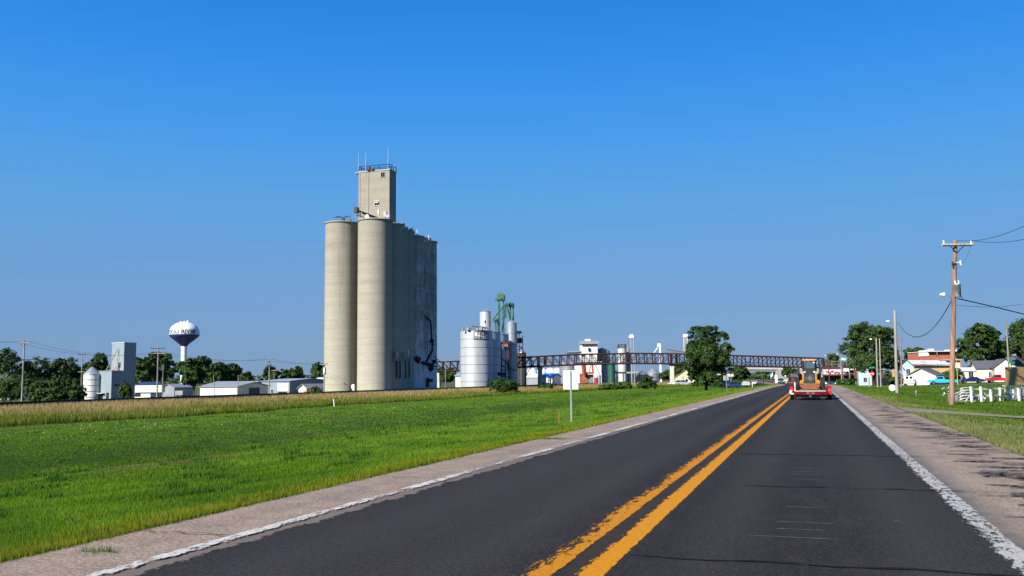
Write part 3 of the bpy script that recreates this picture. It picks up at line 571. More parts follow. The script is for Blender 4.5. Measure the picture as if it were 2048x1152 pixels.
for i, (u, d, vt, wp, lb_, mt, nl) in enumerate((
    (30, 300, 707, 120, 'wide dark tree at the far left edge of the photo', LD, 7000), (120, 310, 712, 90, 'dark tree behind the shrubs left of the small leaning pole', LD, 6000),
    (188, 330, 709, 70, 'paler open tree just left of the blue elevator tower', LF, 5500), (285, 330, 709, 52, 'thin ragged tree right behind the blue elevator tower', LD, 4500),
    (318, 340, 700, 66, 'tall open tree just left of the water tower stem', LD, 5500), (388, 255, 706, 72, 'full rounded tree in front of the water tower stem', LF, 9000),
    (432, 340, 724, 50, 'low dark tree right of the tree before the water tower', LD, 4500), (452, 345, 720, 46, 'ragged dark tree above the long grey roof', LD, 4500),
    (476, 350, 726, 34, 'spindly tree with bare limbs above the grey roof', LD, 2600), (492, 345, 741, 34, 'short dark tree at the right end of the left tree row', LD, 3500),
    (541, 330, 727, 34, 'upright tree behind the steel barn and its pole', LF, 4000), (582, 335, 738, 62, 'low spreading tree above the steel barn roof', LF, 5000),
    (599, 345, 727, 20, 'narrow tree top rising above the steel barn roof', LF, 2200), (640, 320, 722, 44, 'leafy tree just left of the concrete elevator', LF, 4500),
    (890, 330, 735, 46, 'dark tree between the elevator and the silver bins', LF, 4500), (1385, 330, 728, 50, 'dark tree behind the right side of the cream pier', LD, 4500),
    (1358, 335, 728, 44, 'small dark tree just right of the cream pier', LD, 4000), (1328, 380, 742, 36, 'low tree left of the cream pier below the truss', LD, 3000), (1480, 330, 730, 44, 'green tree behind the parked cars under the bridge', LF, 5000),
    (1580, 420, 735, 38, 'round distant tree behind the loader beside the overpass', LF, 4000), (1666, 330, 704, 36, 'dark tree behind the ramp railing right of the loader', LD, 3500),
    (1838, 400, 692, 60, 'distant dark tree left of the red brick building', LD, 5000), (1700, 380, 722, 40, 'low dark tree far behind the gas station sign', LD, 3000),
    (1966, 235, 638, 88, 'big dark tree behind the cream house', LD, 12000), (2052, 215, 626, 84, 'big dark tree cut by the right edge of the photo', LD, 10000), (2005, 240, 672, 50, 'smaller dark tree between the two big trees behind the cream house', LD, 5000))):
    tree(lb_, u, d, vt, wp, mt=mt, nl=nl, n=13, seed=20+i, rag=.45 if i != 8 else .2)
tree('huge dark spreading tree in front of the pale blue house', 1748, 205, 645, 132, mt=LD, nl=24000, n=26, seed=77, trunk=.14, leaf=.22, rag=.3)
for i, (u, d, vt, wp, lb_) in enumerate(((20, 215, 742, 90, 'dark shrub mass below the trees at the far left edge'), (78, 205, 750, 70, 'dark shrub right of the first track pole'), (128, 205, 744, 62, 'tall dark shrub left of the small leaning pole'),
    (148, 200, 764, 46, 'dark shrub overlapping the foot of the silver bin'), (100, 190, 770, 70, 'low dark shrub nearest the railway at the left'))):
    bush(lb_, u, d, vt, wp, LD, 4000, 50+i, leaf=.26)
bush('small pointed evergreen before the blue elevator wall', 250, 196, 757, 30, LD, 2200, 61, name='evergreen', cat='evergreen tree', leaf=.18)
bush('dark hedge between the turquoise pickup and the green shed', 1906, 215, 738, 44, LD, 2500, 62); bush('low hedge left of the white van', 1790, 200, 752, 46, LD, 2500, 63)
bush('green weeds beneath the mural banner', 1690, 205, 755, 40, LY, 2000, 64)
# distant wood along the horizon
mb = MB(); vs = []
lbs = []
for i in range(150):
    a = R(-62+i*.62); D_ = random.uniform(750, 1000); X_, Y_ = D_*math.sin(a), D_*math.cos(a); lbs.append(((X_, Y_, random.uniform(0, 2)), (random.uniform(8, 16), random.uniform(8, 16), random.uniform(3.5, 7.5))))
o = put('distant_wood', leaf_mesh('distant_wood', lbs, 24000, 1.5, LD)); tag(o, 'far dark wood along the flat horizon', 'wood', kind='stuff')

# ================================================================ GRAIN ELEVATOR
def base_at(u, d, z=-1.35):
    x, y = XY(u, d, z); return Vector((x, y, z))
EB = base_at(750, 200, -1.7); DK = 200
ev = T('grain_elevator', 'huge tan concrete grain elevator with two lit silos and a tall headhouse', 'grain elevator', EB)
def silo(parent, c, r, h, mt, name='silo', n=48, rim=True):
    mb = MB(); z = 0
    prof = [(r, 0)]+[(r*(1+.0025*math.sin(k*1.7)), k*h/14) for k in range(1, 14)]+[(r, h)]
    mb.lathe(prof, n, c); mb.disc(r, h, n, c); o = mb.build(name, mt, parent)
    if rim:
        m2 = MB(); m2.lathe([(r+.01, h-.28), (r+.2, h-.24), (r+.2, h+.06), (r-.1, h+.09)], n, c); m2.disc(r-.1, h+.09, n, c); m2.build('rim', mt, o)
    return o
def loc_of(u, v, d, B): return W(u, v, d)-B
def silo_at(edge, vt, d, r, parent, B, mt):
    p = W(edge, vt, d)-CR*r-B; return silo(parent, (p.x, p.y), r, p.z, mt), p
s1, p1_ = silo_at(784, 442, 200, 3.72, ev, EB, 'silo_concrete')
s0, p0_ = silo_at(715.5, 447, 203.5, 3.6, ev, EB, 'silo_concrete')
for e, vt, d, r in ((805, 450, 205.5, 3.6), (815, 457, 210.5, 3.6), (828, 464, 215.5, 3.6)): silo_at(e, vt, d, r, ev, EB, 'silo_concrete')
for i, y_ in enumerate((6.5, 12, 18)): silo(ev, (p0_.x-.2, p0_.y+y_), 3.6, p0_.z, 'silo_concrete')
# headhouse
hc = loc_of(779, 340, 204.5, EB); hw, hd = 7.75, 3.4; hx0, hx1, hy0, hy1 = hc.x-hw, hc.x, hc.y, hc.y+hd; ht = hc.z; hb = p1_.z-4
mb = MB(); mb.b(hx0, hx1, hy0, hy1, hb, ht); hh_ = mb.build('headhouse', 'headhouse_concrete', ev)
mb = MB(); mb.b(hx0-.12, hx1+.12, hy0-.12, hy1+.12, ht, ht+.3); mb.b(hx0-1.05, hx0-.12, hy0+.2, hy0+1.6, ht, ht+.22); mb.build('roof_slab', 'grey_concrete', ev)
def win(parent, c, w_, h_, ny=-1, name='window', frame='grey_concrete', glass='window_dark', bars=1, axis='y', label=None):
    mb = MB(); x, y, z = c; f = .08; dd = .05*ny
    A = (lambda a, b, p, q, z0, z1: mb.b(min(a, b), max(a, b), min(p, q), max(p, q), z0, z1)) if axis == 'y' else (lambda a, b, p, q, z0, z1: mb.b(min(p, q), max(p, q), min(a, b), max(a, b), z0, z1))
    cc, dp = (x, y) if axis == 'y' else (y, x)
    A(cc-w_/2-f, cc-w_/2, dp, dp+dd*2, z-h_/2, z+h_/2); A(cc+w_/2, cc+w_/2+f, dp, dp+dd*2, z-h_/2, z+h_/2)
    A(cc-w_/2-f, cc+w_/2+f, dp, dp+dd*2, z+h_/2, z+h_/2+f); A(cc-w_/2-f, cc+w_/2+f, dp, dp+dd*2.4, z-h_/2-f, z-h_/2)
    for k in range(bars): q = cc-w_/2+(k+1)*w_/(bars+1); A(q-.02, q+.02, dp, dp+dd*1.6, z-h_/2, z+h_/2)
    o = mb.build(name, frame, parent, label); mb = MB(); A(cc-w_/2, cc+w_/2, dp, dp+dd*.6, z-h_/2, z+h_/2); mb.build('pane', glass, o); return o
win(ev, (hx0+hw*.79, hy0, ht-.95), .95, 1.05); win(ev, (hx0+hw*.59, hy0, ht-7.4), 1.0, 1.1, frame='white_flat')
mb = MB(); mb.b(hx0+hw*.585-.1, hx0+hw*.585+.6, hy0-.5, hy0-.12, ht-7.35, ht-7.15); mb.build('vent_hood', 'white_flat', ev)
mb = MB(); mb.tube([(hx0+hw*.33, hy0-.08, hb+3), (hx0+hw*.33, hy0-.08, ht)], .05, 6); mb.build('conduit', 'grey_concrete', ev)
mb = MB(); mb.tube([(hx0+.35, hy0-.06, hb+3), (hx0+.35, hy0-.06, ht)], .06, 6); mb.build('conduit', 'grey_concrete', ev)
def railing(parent, pts, h, mt, n_between=2, r=.035, mid=True, name='railing'):
    mb = MB()
    for a, b in zip(pts, pts[1:]):
        a, b = Vector(a), Vector(b); up = Vector((0, 0, h)); mb.bar(a+up, b+up, r*2)
        if mid: mb.bar(a+up*.5, b+up*.5, r*1.4)
        for k in range(n_between+1): q = a.lerp(b, k/n_between); mb.bar(q, q+up, r*2)
    return mb.build(name, mt, parent)
zt = ht+.3
railing(ev, [(hx0+.1, hy0, zt), (hx1, hy0, zt), (hx1, hy1, zt), (hx0+.1, hy1, zt), (hx0+.1, hy0, zt)], 1.05, 'black_steel', 3, .05)
for u, vt, dd in ((717, 306, 0), (731.5, 305, 1), (776, 295, .3), (789, 328, 2.8)):
    p = loc_of(u, vt, 205+dd, EB); mb = MB(); mb.tube([(p.x, p.y, zt-.1), (p.x, p.y, p.z)], .035, 6, .015); mb.build('antenna', 'white_flat', ev)
mb = MB(); p = loc_of(737, 334, 206, EB); mb.box((p.x, p.y, zt+.45), (.8, .6, .9)); mb.box((p.x+1, p.y, zt+.25), (.7, .5, .5)); mb.tube([(p.x-.4, p.y, zt+.9), (p.x-.4, p.y, zt+2)], .05, 5); mb.build('hoist_motor', 'black_steel', ev)
# conveyor truss on top
a, b = loc_of(714, 421, 198, EB), loc_of(772, 443, 198.5, EB); mb = MB(); mb.bar(a, b, .35); a2, b2 = a-Vector((0, 0, 1.1)), b-Vector((0, 0, .3))
mb.bar(a2, b2, .16)
for k in range(9): q = a.lerp(b, k/8); q2 = a2.lerp(b2, k/8); q3 = a2.lerp(b2, min(1, (k+1)/8)); mb.bar(q, q2, .1); mb.bar(q, q3, .1)
mb.build('conveyor_truss', 'black_steel', ev)
mb = MB(); mb.box(a+Vector((-.1, 0, .1)), (.8, .9, 1.2)); mb.build('conveyor_head', 'black_steel', ev)
mb = MB(); q0 = Vector((p1_.x-3, p1_.y, p1_.z)); 
for dx_ in (-.5, .5): mb.bar((a.x+.6+dx_, a.y, a.z-.4), (a.x+.5+dx_*1.8, a.y, p1_.z), .11)
for k in range(4): z_ = p1_.z+.4+k*.6; mb.bar((a.x+.1, a.y, z_), (a.x+1.2, a.y, z_+.45), .06)
mb.bar((a.x, a.y, a.z-1), (a.x-2.4, a.y, p1_.z-.2), .1); mb.bar((a.x+1, a.y, a.z-.9), (a.x+2.6, a.y, p1_.z), .16); mb.build('support_frame', 'grey_concrete', ev)
mb = MB(); p = loc_of(733.5, 433, 196.9, EB); vs = [(p.x+.48*math.cos(k*.524), p.y, p.z+.48*math.sin(k*.524)) for k in range(12)]; mb.add(vs+[(x_, y_+.12, z_) for x_, y_, z_ in vs], [tuple(range(12)), tuple(range(23, 11, -1))]+[(k, k+12, (k+1) % 12+12, (k+1) % 12) for k in range(12)]); mb.tube([(p.x, p.y+.1, p.z-.3), (p.x+.2, p.y+.3, p1_.z)], .05, 5); mb.build('dish_antenna', 'white_gloss', ev)
mb = MB(); p = loc_of(757, 424, 197, EB); mb.box((p.x, p.y, p.z), (.22, .3, 1.1)); mb.tube([(p.x, p.y, p.z-.5), (p.x, p.y, p1_.z)], .05, 5); mb.build('panel_antenna', 'white_flat', ev)
mb = MB(); p = loc_of(770, 430, 197, EB); mb.tube([(p.x, p.y, p1_.z), (p.x, p.y, p.z+1.0)], .09, 5, .03); mb.box((p.x+.1, p.y, p1_.z+.9), (.7, .5, 1.2)); mb.box((p.x+.8, p.y, p1_.z+.4), (.8, .6, .6)); mb.build('blower', 'scrap_steel', ev)
# rail and davits on the left silo
mb = MB(); zz = p0_.z+.1; 
for u in (680, 697): q = loc_of(u, 440, 202, EB); mb.tube([(q.x+.6, q.y, zz), (q.x+.6, q.y, zz+.9), (q.x, q.y, zz+1.25), (q.x-1, q.y, zz+1.3)], .1, 6)
q1, q2 = loc_of(665, 434.5, 201.5, EB), loc_of(696, 434.5, 202, EB); mb.bar(q1, q2, .07); q = loc_of(687, 440, 202, EB); mb.box((q.x, q.y, zz+.4), (.5, .5, .8)); mb.build('roof_hatch_frame', 'black_steel', ev)
for u in (796, 800): pass
mb = MB(); q = loc_of(797, 448, 206, EB); mb.b(q.x-1.0, q.x+.9, q.y, q.y+1.6, q.z-1.2, q.z+.25); mb.build('roof_shed', 'grey_concrete', ev)
for u, v, d in ((806, 456, 210), (812, 460, 212), (822, 461, 215), (825, 466, 217)): mb = MB(); q = loc_of(u, v, d, EB); mb.box(q, (.7, .7, .9)); mb.bar(q, q+Vector((.5, 0, .9)), .12); mb.build('roof_spout', 'grey_concrete', ev)
# ladder cage between the silos
lp = loc_of(719, 600, 198.6, EB); 
mb = MB()
for dx_ in (-.2, .2): mb.bar((lp.x+dx_, lp.y, 1), (lp.x+dx_, lp.y, p1_.z-.3), .05)
for z_ in np.arange(1.2, p1_.z-.4, .45): mb.bar((lp.x-.2, lp.y, z_), (lp.x+.2, lp.y, z_), .03)
mb.build('ladder', 'rust_frame', ev)
for z0, z1 in ((.6, 3.4), (10, 11.5), (17.5, 20), (25, 28)):
    mb = MB()
    for z_ in np.arange(z0, z1, .5): mb.lathe([(.42, z_), (.42, z_+.06)], 10, (lp.x, lp.y-.1))
    for k in range(5): a_ = k*1.256; mb.bar((lp.x+.42*math.cos(a_), lp.y-.1+.42*math.sin(a_), z0), (lp.x+.42*math.cos(a_), lp.y-.1+.42*math.sin(a_), z1), .03)
    mb.build('ladder_cage', 'rust_frame', ev)
# dust pipes at the shaded foot
def pipe(parent, pts, r, mt, d, B, name='dust_pipe', n=8, label=None):
    mb = MB(); mb.tube([loc_of(u, v, d+(q[0] if q else 0), B) for u, v, *q in pts], r, n); return mb.build(name, mt, parent, label)
pipe(ev, [(794, 719), (785, 719.5), (781.5, 724), (782, 750), (780, 754), (776.5, 755)], .22, 'galv_post', 197.2, EB, label='pale bent dust pipe catching the light')
mb = MB(); q = loc_of(793.5, 712, 198, EB); mb.lathe([(.12, q.z-1), (.4, q.z-.1), (.4, q.z+.9)], 12, (q.x, q.y)); mb.disc(.4, q.z+.9, 12, (q.x, q.y)); mb.box((q.x-.45, q.y+.2, q.z+.5), (.7, .5, 1.1)); mb.build('cyclone', 'galv_post', ev)
for u, v0, v1 in ((793, 722, 757), (800, 722, 758), (811, 716, 758), (818, 700, 756)): pipe(ev, [(u, v0), (u+.5, v1-3), (u-3, v1)], .2, 'dark_bin', 199.5, EB)
mb = MB(); q = loc_of(807.5, 710, 199.5, EB); mb.box(q, (.9, .9, 1.3)); mb.lathe([(.1, q.z-1.6), (.5, q.z-.65)], 10, (q.x, q.y)); mb.build('cyclone', 'grey_bin', ev)
mb = MB(); q = loc_of(706.5, 782, 196.5, EB); mb.lathe([(.42, q.z), (.42, q.z+1.1), (.3, q.z+1.4), (.0, q.z+1.5)], 14, (q.x, q.y)); mb.build('valve_tank', 'white_gloss', ev)

wv = T('whitewashed_elevator', 'older elevator with flaking whitewash joined behind the tan silos', 'grain elevator', EB+Vector((0, 22, 0))); WB = Vector(wv.location)
for e, vt, d, r in ((848, 474, 220.5, 3.1), (861, 478, 226, 3.1), (873.5, 484, 231, 3.1)): silo_at(e, vt, d, r, wv, WB, 'whitewashed_concrete')
silo(wv, (-9, 4), 3.1, 36, 'whitewashed_concrete'); silo(wv, (-9, 10), 3.1, 36, 'whitewashed_concrete')
mb = MB()
for (u, v), (u2, v2) in (((829, 467), (846, 474)), ((846, 474), (859, 477)), ((829, 470), (846, 477))): mb.bar(loc_of(u, v, 220, WB), loc_of(u2, v2, 222, WB), .09)
for k in range(8): mb.bar(loc_of(829+k*4, 467+k*1.4, 220, WB), loc_of(829+k*4, 475+k*1.2, 220, WB), .08)
mb.build('railing', 'white_flat', wv)
for u, v0, v1, d_ in ((835, 470, 459, 221), (858, 480, 470, 224)): mb = MB(); mb.tube([loc_of(u, v0, d_, WB), loc_of(u-.5, v1, d_, WB)], .12, 5); mb.build('roof_vent', 'white_flat', wv)
pipe(wv, [(850, 633), (855, 637), (861, 642), (862, 655), (863.5, 682)], .22, 'black_steel', 217, WB, 'spout'); pipe(wv, [(863, 682), (866, 690), (865, 700), (858, 712), (853, 724)], .28, 'black_steel', 217, WB, 'spout')
mb = MB(); q = loc_of(864, 682, 217, WB); mb.box(q, (.9, .7, .9)); mb.build('spout_joint', 'black_steel', wv)
mb = MB()
for v in range(684, 720, 6): mb.bar(loc_of(851, v, 217, WB), loc_of(863, v, 217, WB), .07)
for u in (851, 855, 859, 863): mb.bar(loc_of(u, 682, 217, WB), loc_of(u, 722, 217, WB), .06)
mb.build('stair_cage', 'black_steel', wv)
def beam(parent, a, b, d, B, wd, mt, name): mb = MB(); mb.bar(loc_of(*a, d, B), loc_of(*b, d, B), wd); return mb.build(name, mt, parent)
beam(wv, (817, 698), (840, 727), 216, WB, 1.0, 'dark_bin', 'conveyor'); beam(wv, (838, 724), (868, 731), 216, WB, .6, 'dark_bin', 'conveyor'); beam(wv, (828, 716), (840, 722), 215, WB, 1.1, 'maroon', 'motor_cover')
beam(wv, (867, 711), (882, 726), 216, WB, .14, 'black_steel', 'brace'); beam(wv, (852, 733), (880, 732.5), 216, WB, .14, 'black_steel', 'brace'); beam(wv, (859, 733), (865, 741), 216, WB, .9, 'black_steel', 'hopper')
mb = MB(); mb.box(loc_of(869, 723, 216, WB), (.9, .8, .9)); mb.build('motor', 'black_steel', wv); mb = MB(); mb.box(loc_of(837, 743, 216, WB), (.8, .5, 1.2)); mb.build('control_box', 'blue_metal', wv)
for u0, u1, v0, v1, nm in ((859, 866, 758, 764, 'window'), (852, 858, 756, 774, 'door')):
    a, b = loc_of(u0, v1, 217, WB), loc_of(u1, v0, 217, WB); mb = MB(); mb.b(a.x, b.x, a.y-.1, a.y+.4, a.z, b.z); mb.build(nm, 'window_dark', wv)
mb = MB()
for u in (826, 832, 838): mb.bar(loc_of(u, 745, 216, WB), loc_of(u, 772, 216, WB), .12)
mb.build('support_leg', 'dark_bin', wv)

# ================================================================ SILVER GRAIN BINS
def ringbin(name, label, cat, u0, u1, vt, d, mt='bin_silver', nr=7, cone=None, group=None, zb=None, z0=None, legs=False, rim=True):
    xm, ym = XY((u0+u1)/2, d); r = (u1-u0)*d/FPX/2; zb = gz(xm, ym)-.1 if zb is None else zb; b0 = 0 if z0 is None else W(u0, z0, d).z-zb
    t = T(name, label, cat, (xm, ym, zb), 0, group); h = W((u0+u1)/2, vt, d).z-zb
    n = 40 if r > 2 else 20; mb = MB(); mb.lathe([(r, b0), (r, h)], n); mb.disc(r, h, n); mb.build('shell', mt, t)
    if legs:
        for k in range(4): m2 = MB(); a = k*math.pi/2+.6; m2.bar((r*.8*math.cos(a), r*.8*math.sin(a), 0), (r*.8*math.cos(a), r*.8*math.sin(a), b0), .25); m2.build('leg', 'galv_post', t)
    if cone:
        ch = (vt-cone)*d/FPX; mb = MB(); mb.lathe([(r*1.06, h-.1), (r*1.03, h+.02), (r*.15, h+ch), (.01, h+ch)], 24, smooth=False); rf = mb.build('roof', 'galvanised', t)
        if r > 2.5:
            for k in range(24): a = k*math.tau/24; m2 = MB(); m2.bar((r*1.02*math.cos(a), r*1.02*math.sin(a), h+.04), (r*.16*math.cos(a), r*.16*math.sin(a), h+ch+.03), .07); m2.build('roof_rib', 'galvanised', rf)
    if nr:
        ring_me = None
        for k in range(1, nr+1):
            z_ = b0+(h-b0)*k/nr-(.05 if k == nr else 0)
            if not ring_me: mb = MB(); mb.lathe([(r, -.05), (r+.05, -.05), (r+.05, .05), (r, .05)], n, smooth=False); ring_me = mb.mesh('seam_ring', 'ring_dark' if mt != 'dark_bin' else 'dark_bin')
            put('seam_ring', ring_me, t, (0, 0, z_))
    return t, r, h
b1, rb, hb1 = ringbin('grain_bin', 'big front silver grain bin carrying the dark framed company sign', 'grain bin', 921, 986, 661.5, 265, group='silver grain bins in a row')
ringbin('grain_bin', 'second silver bin from the front, just behind the one with the sign', 'grain bin', 939, 1002, 665, 275, group='silver grain bins in a row')
ringbin('grain_bin', 'third silver bin of the row, behind the rusty steel frame', 'grain bin', 958, 1018.5, 669, 289, group='silver grain bins in a row')
ringbin('grain_bin', 'rearmost silver bin of the row, below the small cone roofed bin', 'grain bin', 974, 1034, 670, 302, group='silver grain bins in a row')
t2, r2, h2 = ringbin('overhead_bin', 'narrow silver bin with a small window standing above the front bins', 'grain bin', 960.5, 984, 622, 272, nr=4)
mb = MB(); ca = (-.23, -.97)
mb = MB(); q = W(970.5, 644, 270.1)-Vector(t2.location); mb.box(q, (.35, .2, .9)); mb.build('window', 'window_dark', t2)
railing(t2, [(-.7, 0, h2), (.7, 0, h2)], .6, 'galv_post', 3, .05); mb = MB(); mb.tube([(r2+.15, -.3, 8), (r2+.15, -.3, h2+.1)], .1, 6); mb.build('downpipe', 'galv_post', t2)
ringbin('overhead_bin', 'small galvanised bin with a cone roof beside the green legs', 'grain bin', 1014, 1035, 645, 296, 'galvanised', 6, cone=639.5)
ringbin('dark_bin', 'dark unlit bin at the right end of the silver bin row', 'grain bin', 1036, 1053, 705, 322, 'dark_bin', 9, cone=699)
ringbin('dark_bin', 'second dark bin partly behind the unlit bin at the end of the row', 'grain bin', 1020, 1040, 703, 330, 'dark_bin', 9)
# roof railing and kit on the front bin
mb = MB()
for k in range(28):
    a = k*math.tau/28; mb.bar((rb*math.cos(a), rb*math.sin(a), hb1), (rb*math.cos(a), rb*math.sin(a), hb1+.95), .05)
for z_ in (.5, .95): mb.lathe([(rb-.02, hb1+z_), (rb+.02, hb1+z_+.04)], 28)
mb.build('railing', 'galv_post', b1)
mb = MB(); lo_ = Vector(b1.location)
for u, v, s_ in ((936, 658, .8), (955, 657, .6), (962, 659, .9), (968, 658, .7), (925, 660, .5)): q = W(u, v, 262)-lo_; mb.box((q.x, q.y, hb1+s_/2), (s_, s_, s_))
q = W(946, 652, 262)-lo_; mb.bar((q.x-.6, q.y, hb1), (q.x, q.y, hb1+1.8), .12); mb.bar((q.x+.6, q.y, hb1), (q.x, q.y, hb1+1.8), .12); mb.bar((q.x, q.y, hb1+1.2), (q.x+4.5, q.y+1, hb1+.6), .35); mb.build('roof_machinery', 'scrap_steel', b1)
# the sign, bent to the bin
sg = T('company_sign', 'dark framed sign lettered THELEN GRAIN CO on the front bin', 'sign', b1.location)
def on_cyl(u, v, rr):   # angle / height on the bin under a pixel
    q = W(u, v, 265-rb*.9)-lo_; return math.atan2(q.y, q.x), q.z
aL_, zT = on_cyl(948.3, 662.5, rb); aR_, zB = on_cyl(977.5, 678.5, rb)
fx = (964.5+0-953.5)/32.5; vd = (Vector((lo_.x, lo_.y))).normalized()   # direction camera->bin
side = Vector((vd.y, -vd.x))
def cyl_pt(off, z, rr): # off metres to the viewer's right of the bin axis
    off = max(-rb*.999, min(rb*.999, off)); dpt = math.sqrt(max(0, rr*rr-off*off)); p = side*off-vd*dpt; return (p.x, p.y, z)
mpx = 265/FPX; o0, o1 = (948.3-953.5)*mpx, (977.5-953.5)*mpx; zt_ = W(960, 662.3, 260.5).z-lo_.z; zb_ = W(960, 678.8, 260.5).z-lo_.z
def curved(o0, o1, z0, z1, rr, name, mt, n=10):
    mb = MB()
    for k in range(n): a, b = o0+(o1-o0)*k/n, o0+(o1-o0)*(k+1)/n; mb.quad(cyl_pt(a, z0, rr), cyl_pt(b, z0, rr), cyl_pt(b, z1, rr), cyl_pt(a, z1, rr))
    return mb.build(name, mt, sg)
curved(o0, o1, zb_, zt_, rb+.09, 'board', 'white_flat')
for a in ((o0, o1, zt_-.18, zt_), (o0, o1, zb_, zb_+.18), (o0, o0+.2, zb_+.18, zt_-.18), (o1-.2, o1, zb_+.18, zt_-.18)): curved(*a, rb+.11, 'frame', 'letter_dark')
for txt, vz, oo, sz in (('THELEN', 670.4, .75, 1.28), ('GRAIN-CO', 677.2, .10, 1.18)):
    me = text_mesh(txt, sz, 'letter_dark', .02, .018); zc = W(960, vz, 260.5).z-lo_.z; wmax = max(v.co.x for v in me.vertices); k = (1.45 if txt[0] == 'T' else 1.85)/wmax
    for v in me.vertices: x_, y_, z_ = v.co; v.co = cyl_pt((o0+o1)/2-.05+(.25 if txt[0] == 'T' else 0)+x_*k, zc+y_, rb+.13+z_)
    put('lettering', me, sg)
# red steel frame between bins
fb = Vector((*XY(1009, 268), -1.2)); fr = T('frame_tower', 'rusty steel tower standing between the silver bins', 'frame', fb)
mb = MB()
for u in (1002.5, 1011, 1017.5): mb.bar(loc_of(u, 686, 268, fb), loc_of(u, 771, 268, fb), .28)
mb.build('post', 'rust_frame', fr); mb = MB(); 
for (u, v, u2, v2) in ((1001, 686, 1019, 686), (1002, 716, 1018, 730), (1002, 731, 1033, 742), (1010, 700, 1017, 740), (1003, 740, 1018, 740), (1003, 753, 1018, 753)): mb.bar(loc_of(u, v, 267.8, fb), loc_of(u2, v2, 267.8, fb), .22)
mb.build('brace', 'rust_frame', fr); mb = MB(); mb.box(loc_of(1013, 692, 268, fb), (1.6, 1.2, 1.4), taper=.6); mb.build('hopper', 'rusty_red', fr); mb = MB(); mb.bar(loc_of(1003, 745, 269, fb), loc_of(1003, 751, 269, fb), 1.8); mb.build('cabinet', 'rust_frame', fr)
# green bucket elevators
def leg(label, ul, ur, vh, v1, d, head=1.0, name='bucket_elevator', mt='green_steel'):
    x, y = XY((ul+ur)/2, d); B = Vector((x, y, -1.2)); t = T(name, label, 'bucket elevator', B); w_ = (ur-ul)*d/FPX
    for u in (ul, ur): mb = MB(); a = loc_of(u, vh, d, B); mb.box((a.x, a.y, a.z/2), (.42, .5, a.z)); mb.build('leg_casing', mt, t)
    p = loc_of((ul+ur)/2, vh, d, B); hw_ = w_/2+.5*head; mb = MB(); poly = [(p.x-hw_, p.z-.2)]+[(p.x+hw_*math.cos(math.pi-k*math.pi/8), p.z+.9*head+1.1*head*math.sin(k*math.pi/8)) for k in range(9)]+[(p.x+hw_, p.z-.2)]
    mb.prism(poly, p.y-.5, p.y+.5); mb.build('head', mt, t); mb = MB(); mb.b(p.x-hw_-.25, p.x+hw_*.2, p.y-.9, p.y-.52, p.z+.3, p.z+.75); mb.build('motor', 'dark_green_steel', t)
    railing(t, [(p.x-hw_-.3, p.y-.8, p.z-.3), (p.x+hw_+.3, p.y-.8, p.z-.3)], .9, 'dark_green_steel', 4, .05, name='platform'); return t, B
t, B = leg('tallest green bucket elevator with the rounded head', 997.5, 1006.5, 601, 0, 312, 1.25)
mb = MB()
for (u, v, u2, v2) in ((1012, 606, 985, 640), (1010, 608, 1012, 636), (1012, 607, 1004, 664), (1013, 608, 1021, 641), (1014, 605, 1026, 607)): mb.tube([loc_of(u, v, 310, B), loc_of(u2, v2, 309, B)], .26, 6)
mb.build('spout', 'green_steel', t)
mb = MB()
for k in range(12): v = 612+k*5; mb.bar(loc_of(997, v, 311.5, B), loc_of(1007, v+4, 311.5, B), .1)
mb.build('cross_brace', 'dark_green_steel', t)
leg('second green bucket elevator, lower and farther right', 1020.5, 1026, 613, 0, 314, .7)
leg('shortest green bucket elevator, just right of the overhead bin', 991, 995.5, 643, 0, 306, .6)
tw = Vector((*XY(1040, 318), -1.2)); t = T('stair_tower', 'dark open stair tower and dryer frame at the right end of the bins', 'stair tower', tw)
mb = MB()
for u in (1034, 1039, 1045.5): mb.bar(loc_of(u, 662+(u-1034)*.8, 318, tw), loc_of(u, 771, 318, tw), .2)
for k in range(9): v = 668+k*8; mb.bar(loc_of(1034, v, 318, tw), loc_of(1046, v+(5 if k % 2 else -3), 318, tw), .16)
mb.build('tower_frame', 'rust_frame', t); mb = MB(); mb.box(loc_of(1039, 681, 318, tw), (1.5, 1.3, 1.9)); mb.build('machine_housing', 'weathering_steel', t); mb = MB(); mb.box(loc_of(1038, 664, 318, tw), (1.3, 1, .7)); mb.build('motor_housing', 'weathering_steel', t)
mb = MB(); mb.tube([loc_of(1042, 693, 317, tw), loc_of(1047, 704, 317, tw), loc_of(1036, 712, 317, tw)], .25, 6); mb.build('spout', 'dark_bin', t)
mb = MB(); mb.tube([loc_of(1054, 716, 317, tw), loc_of(1066, 723, 317, tw), loc_of(1067, 730, 317, tw), loc_of(1057, 742, 317, tw), loc_of(1055.5, 748, 317, tw)], .22, 6); mb.build('bent_pipe', 'dark_bin', t)

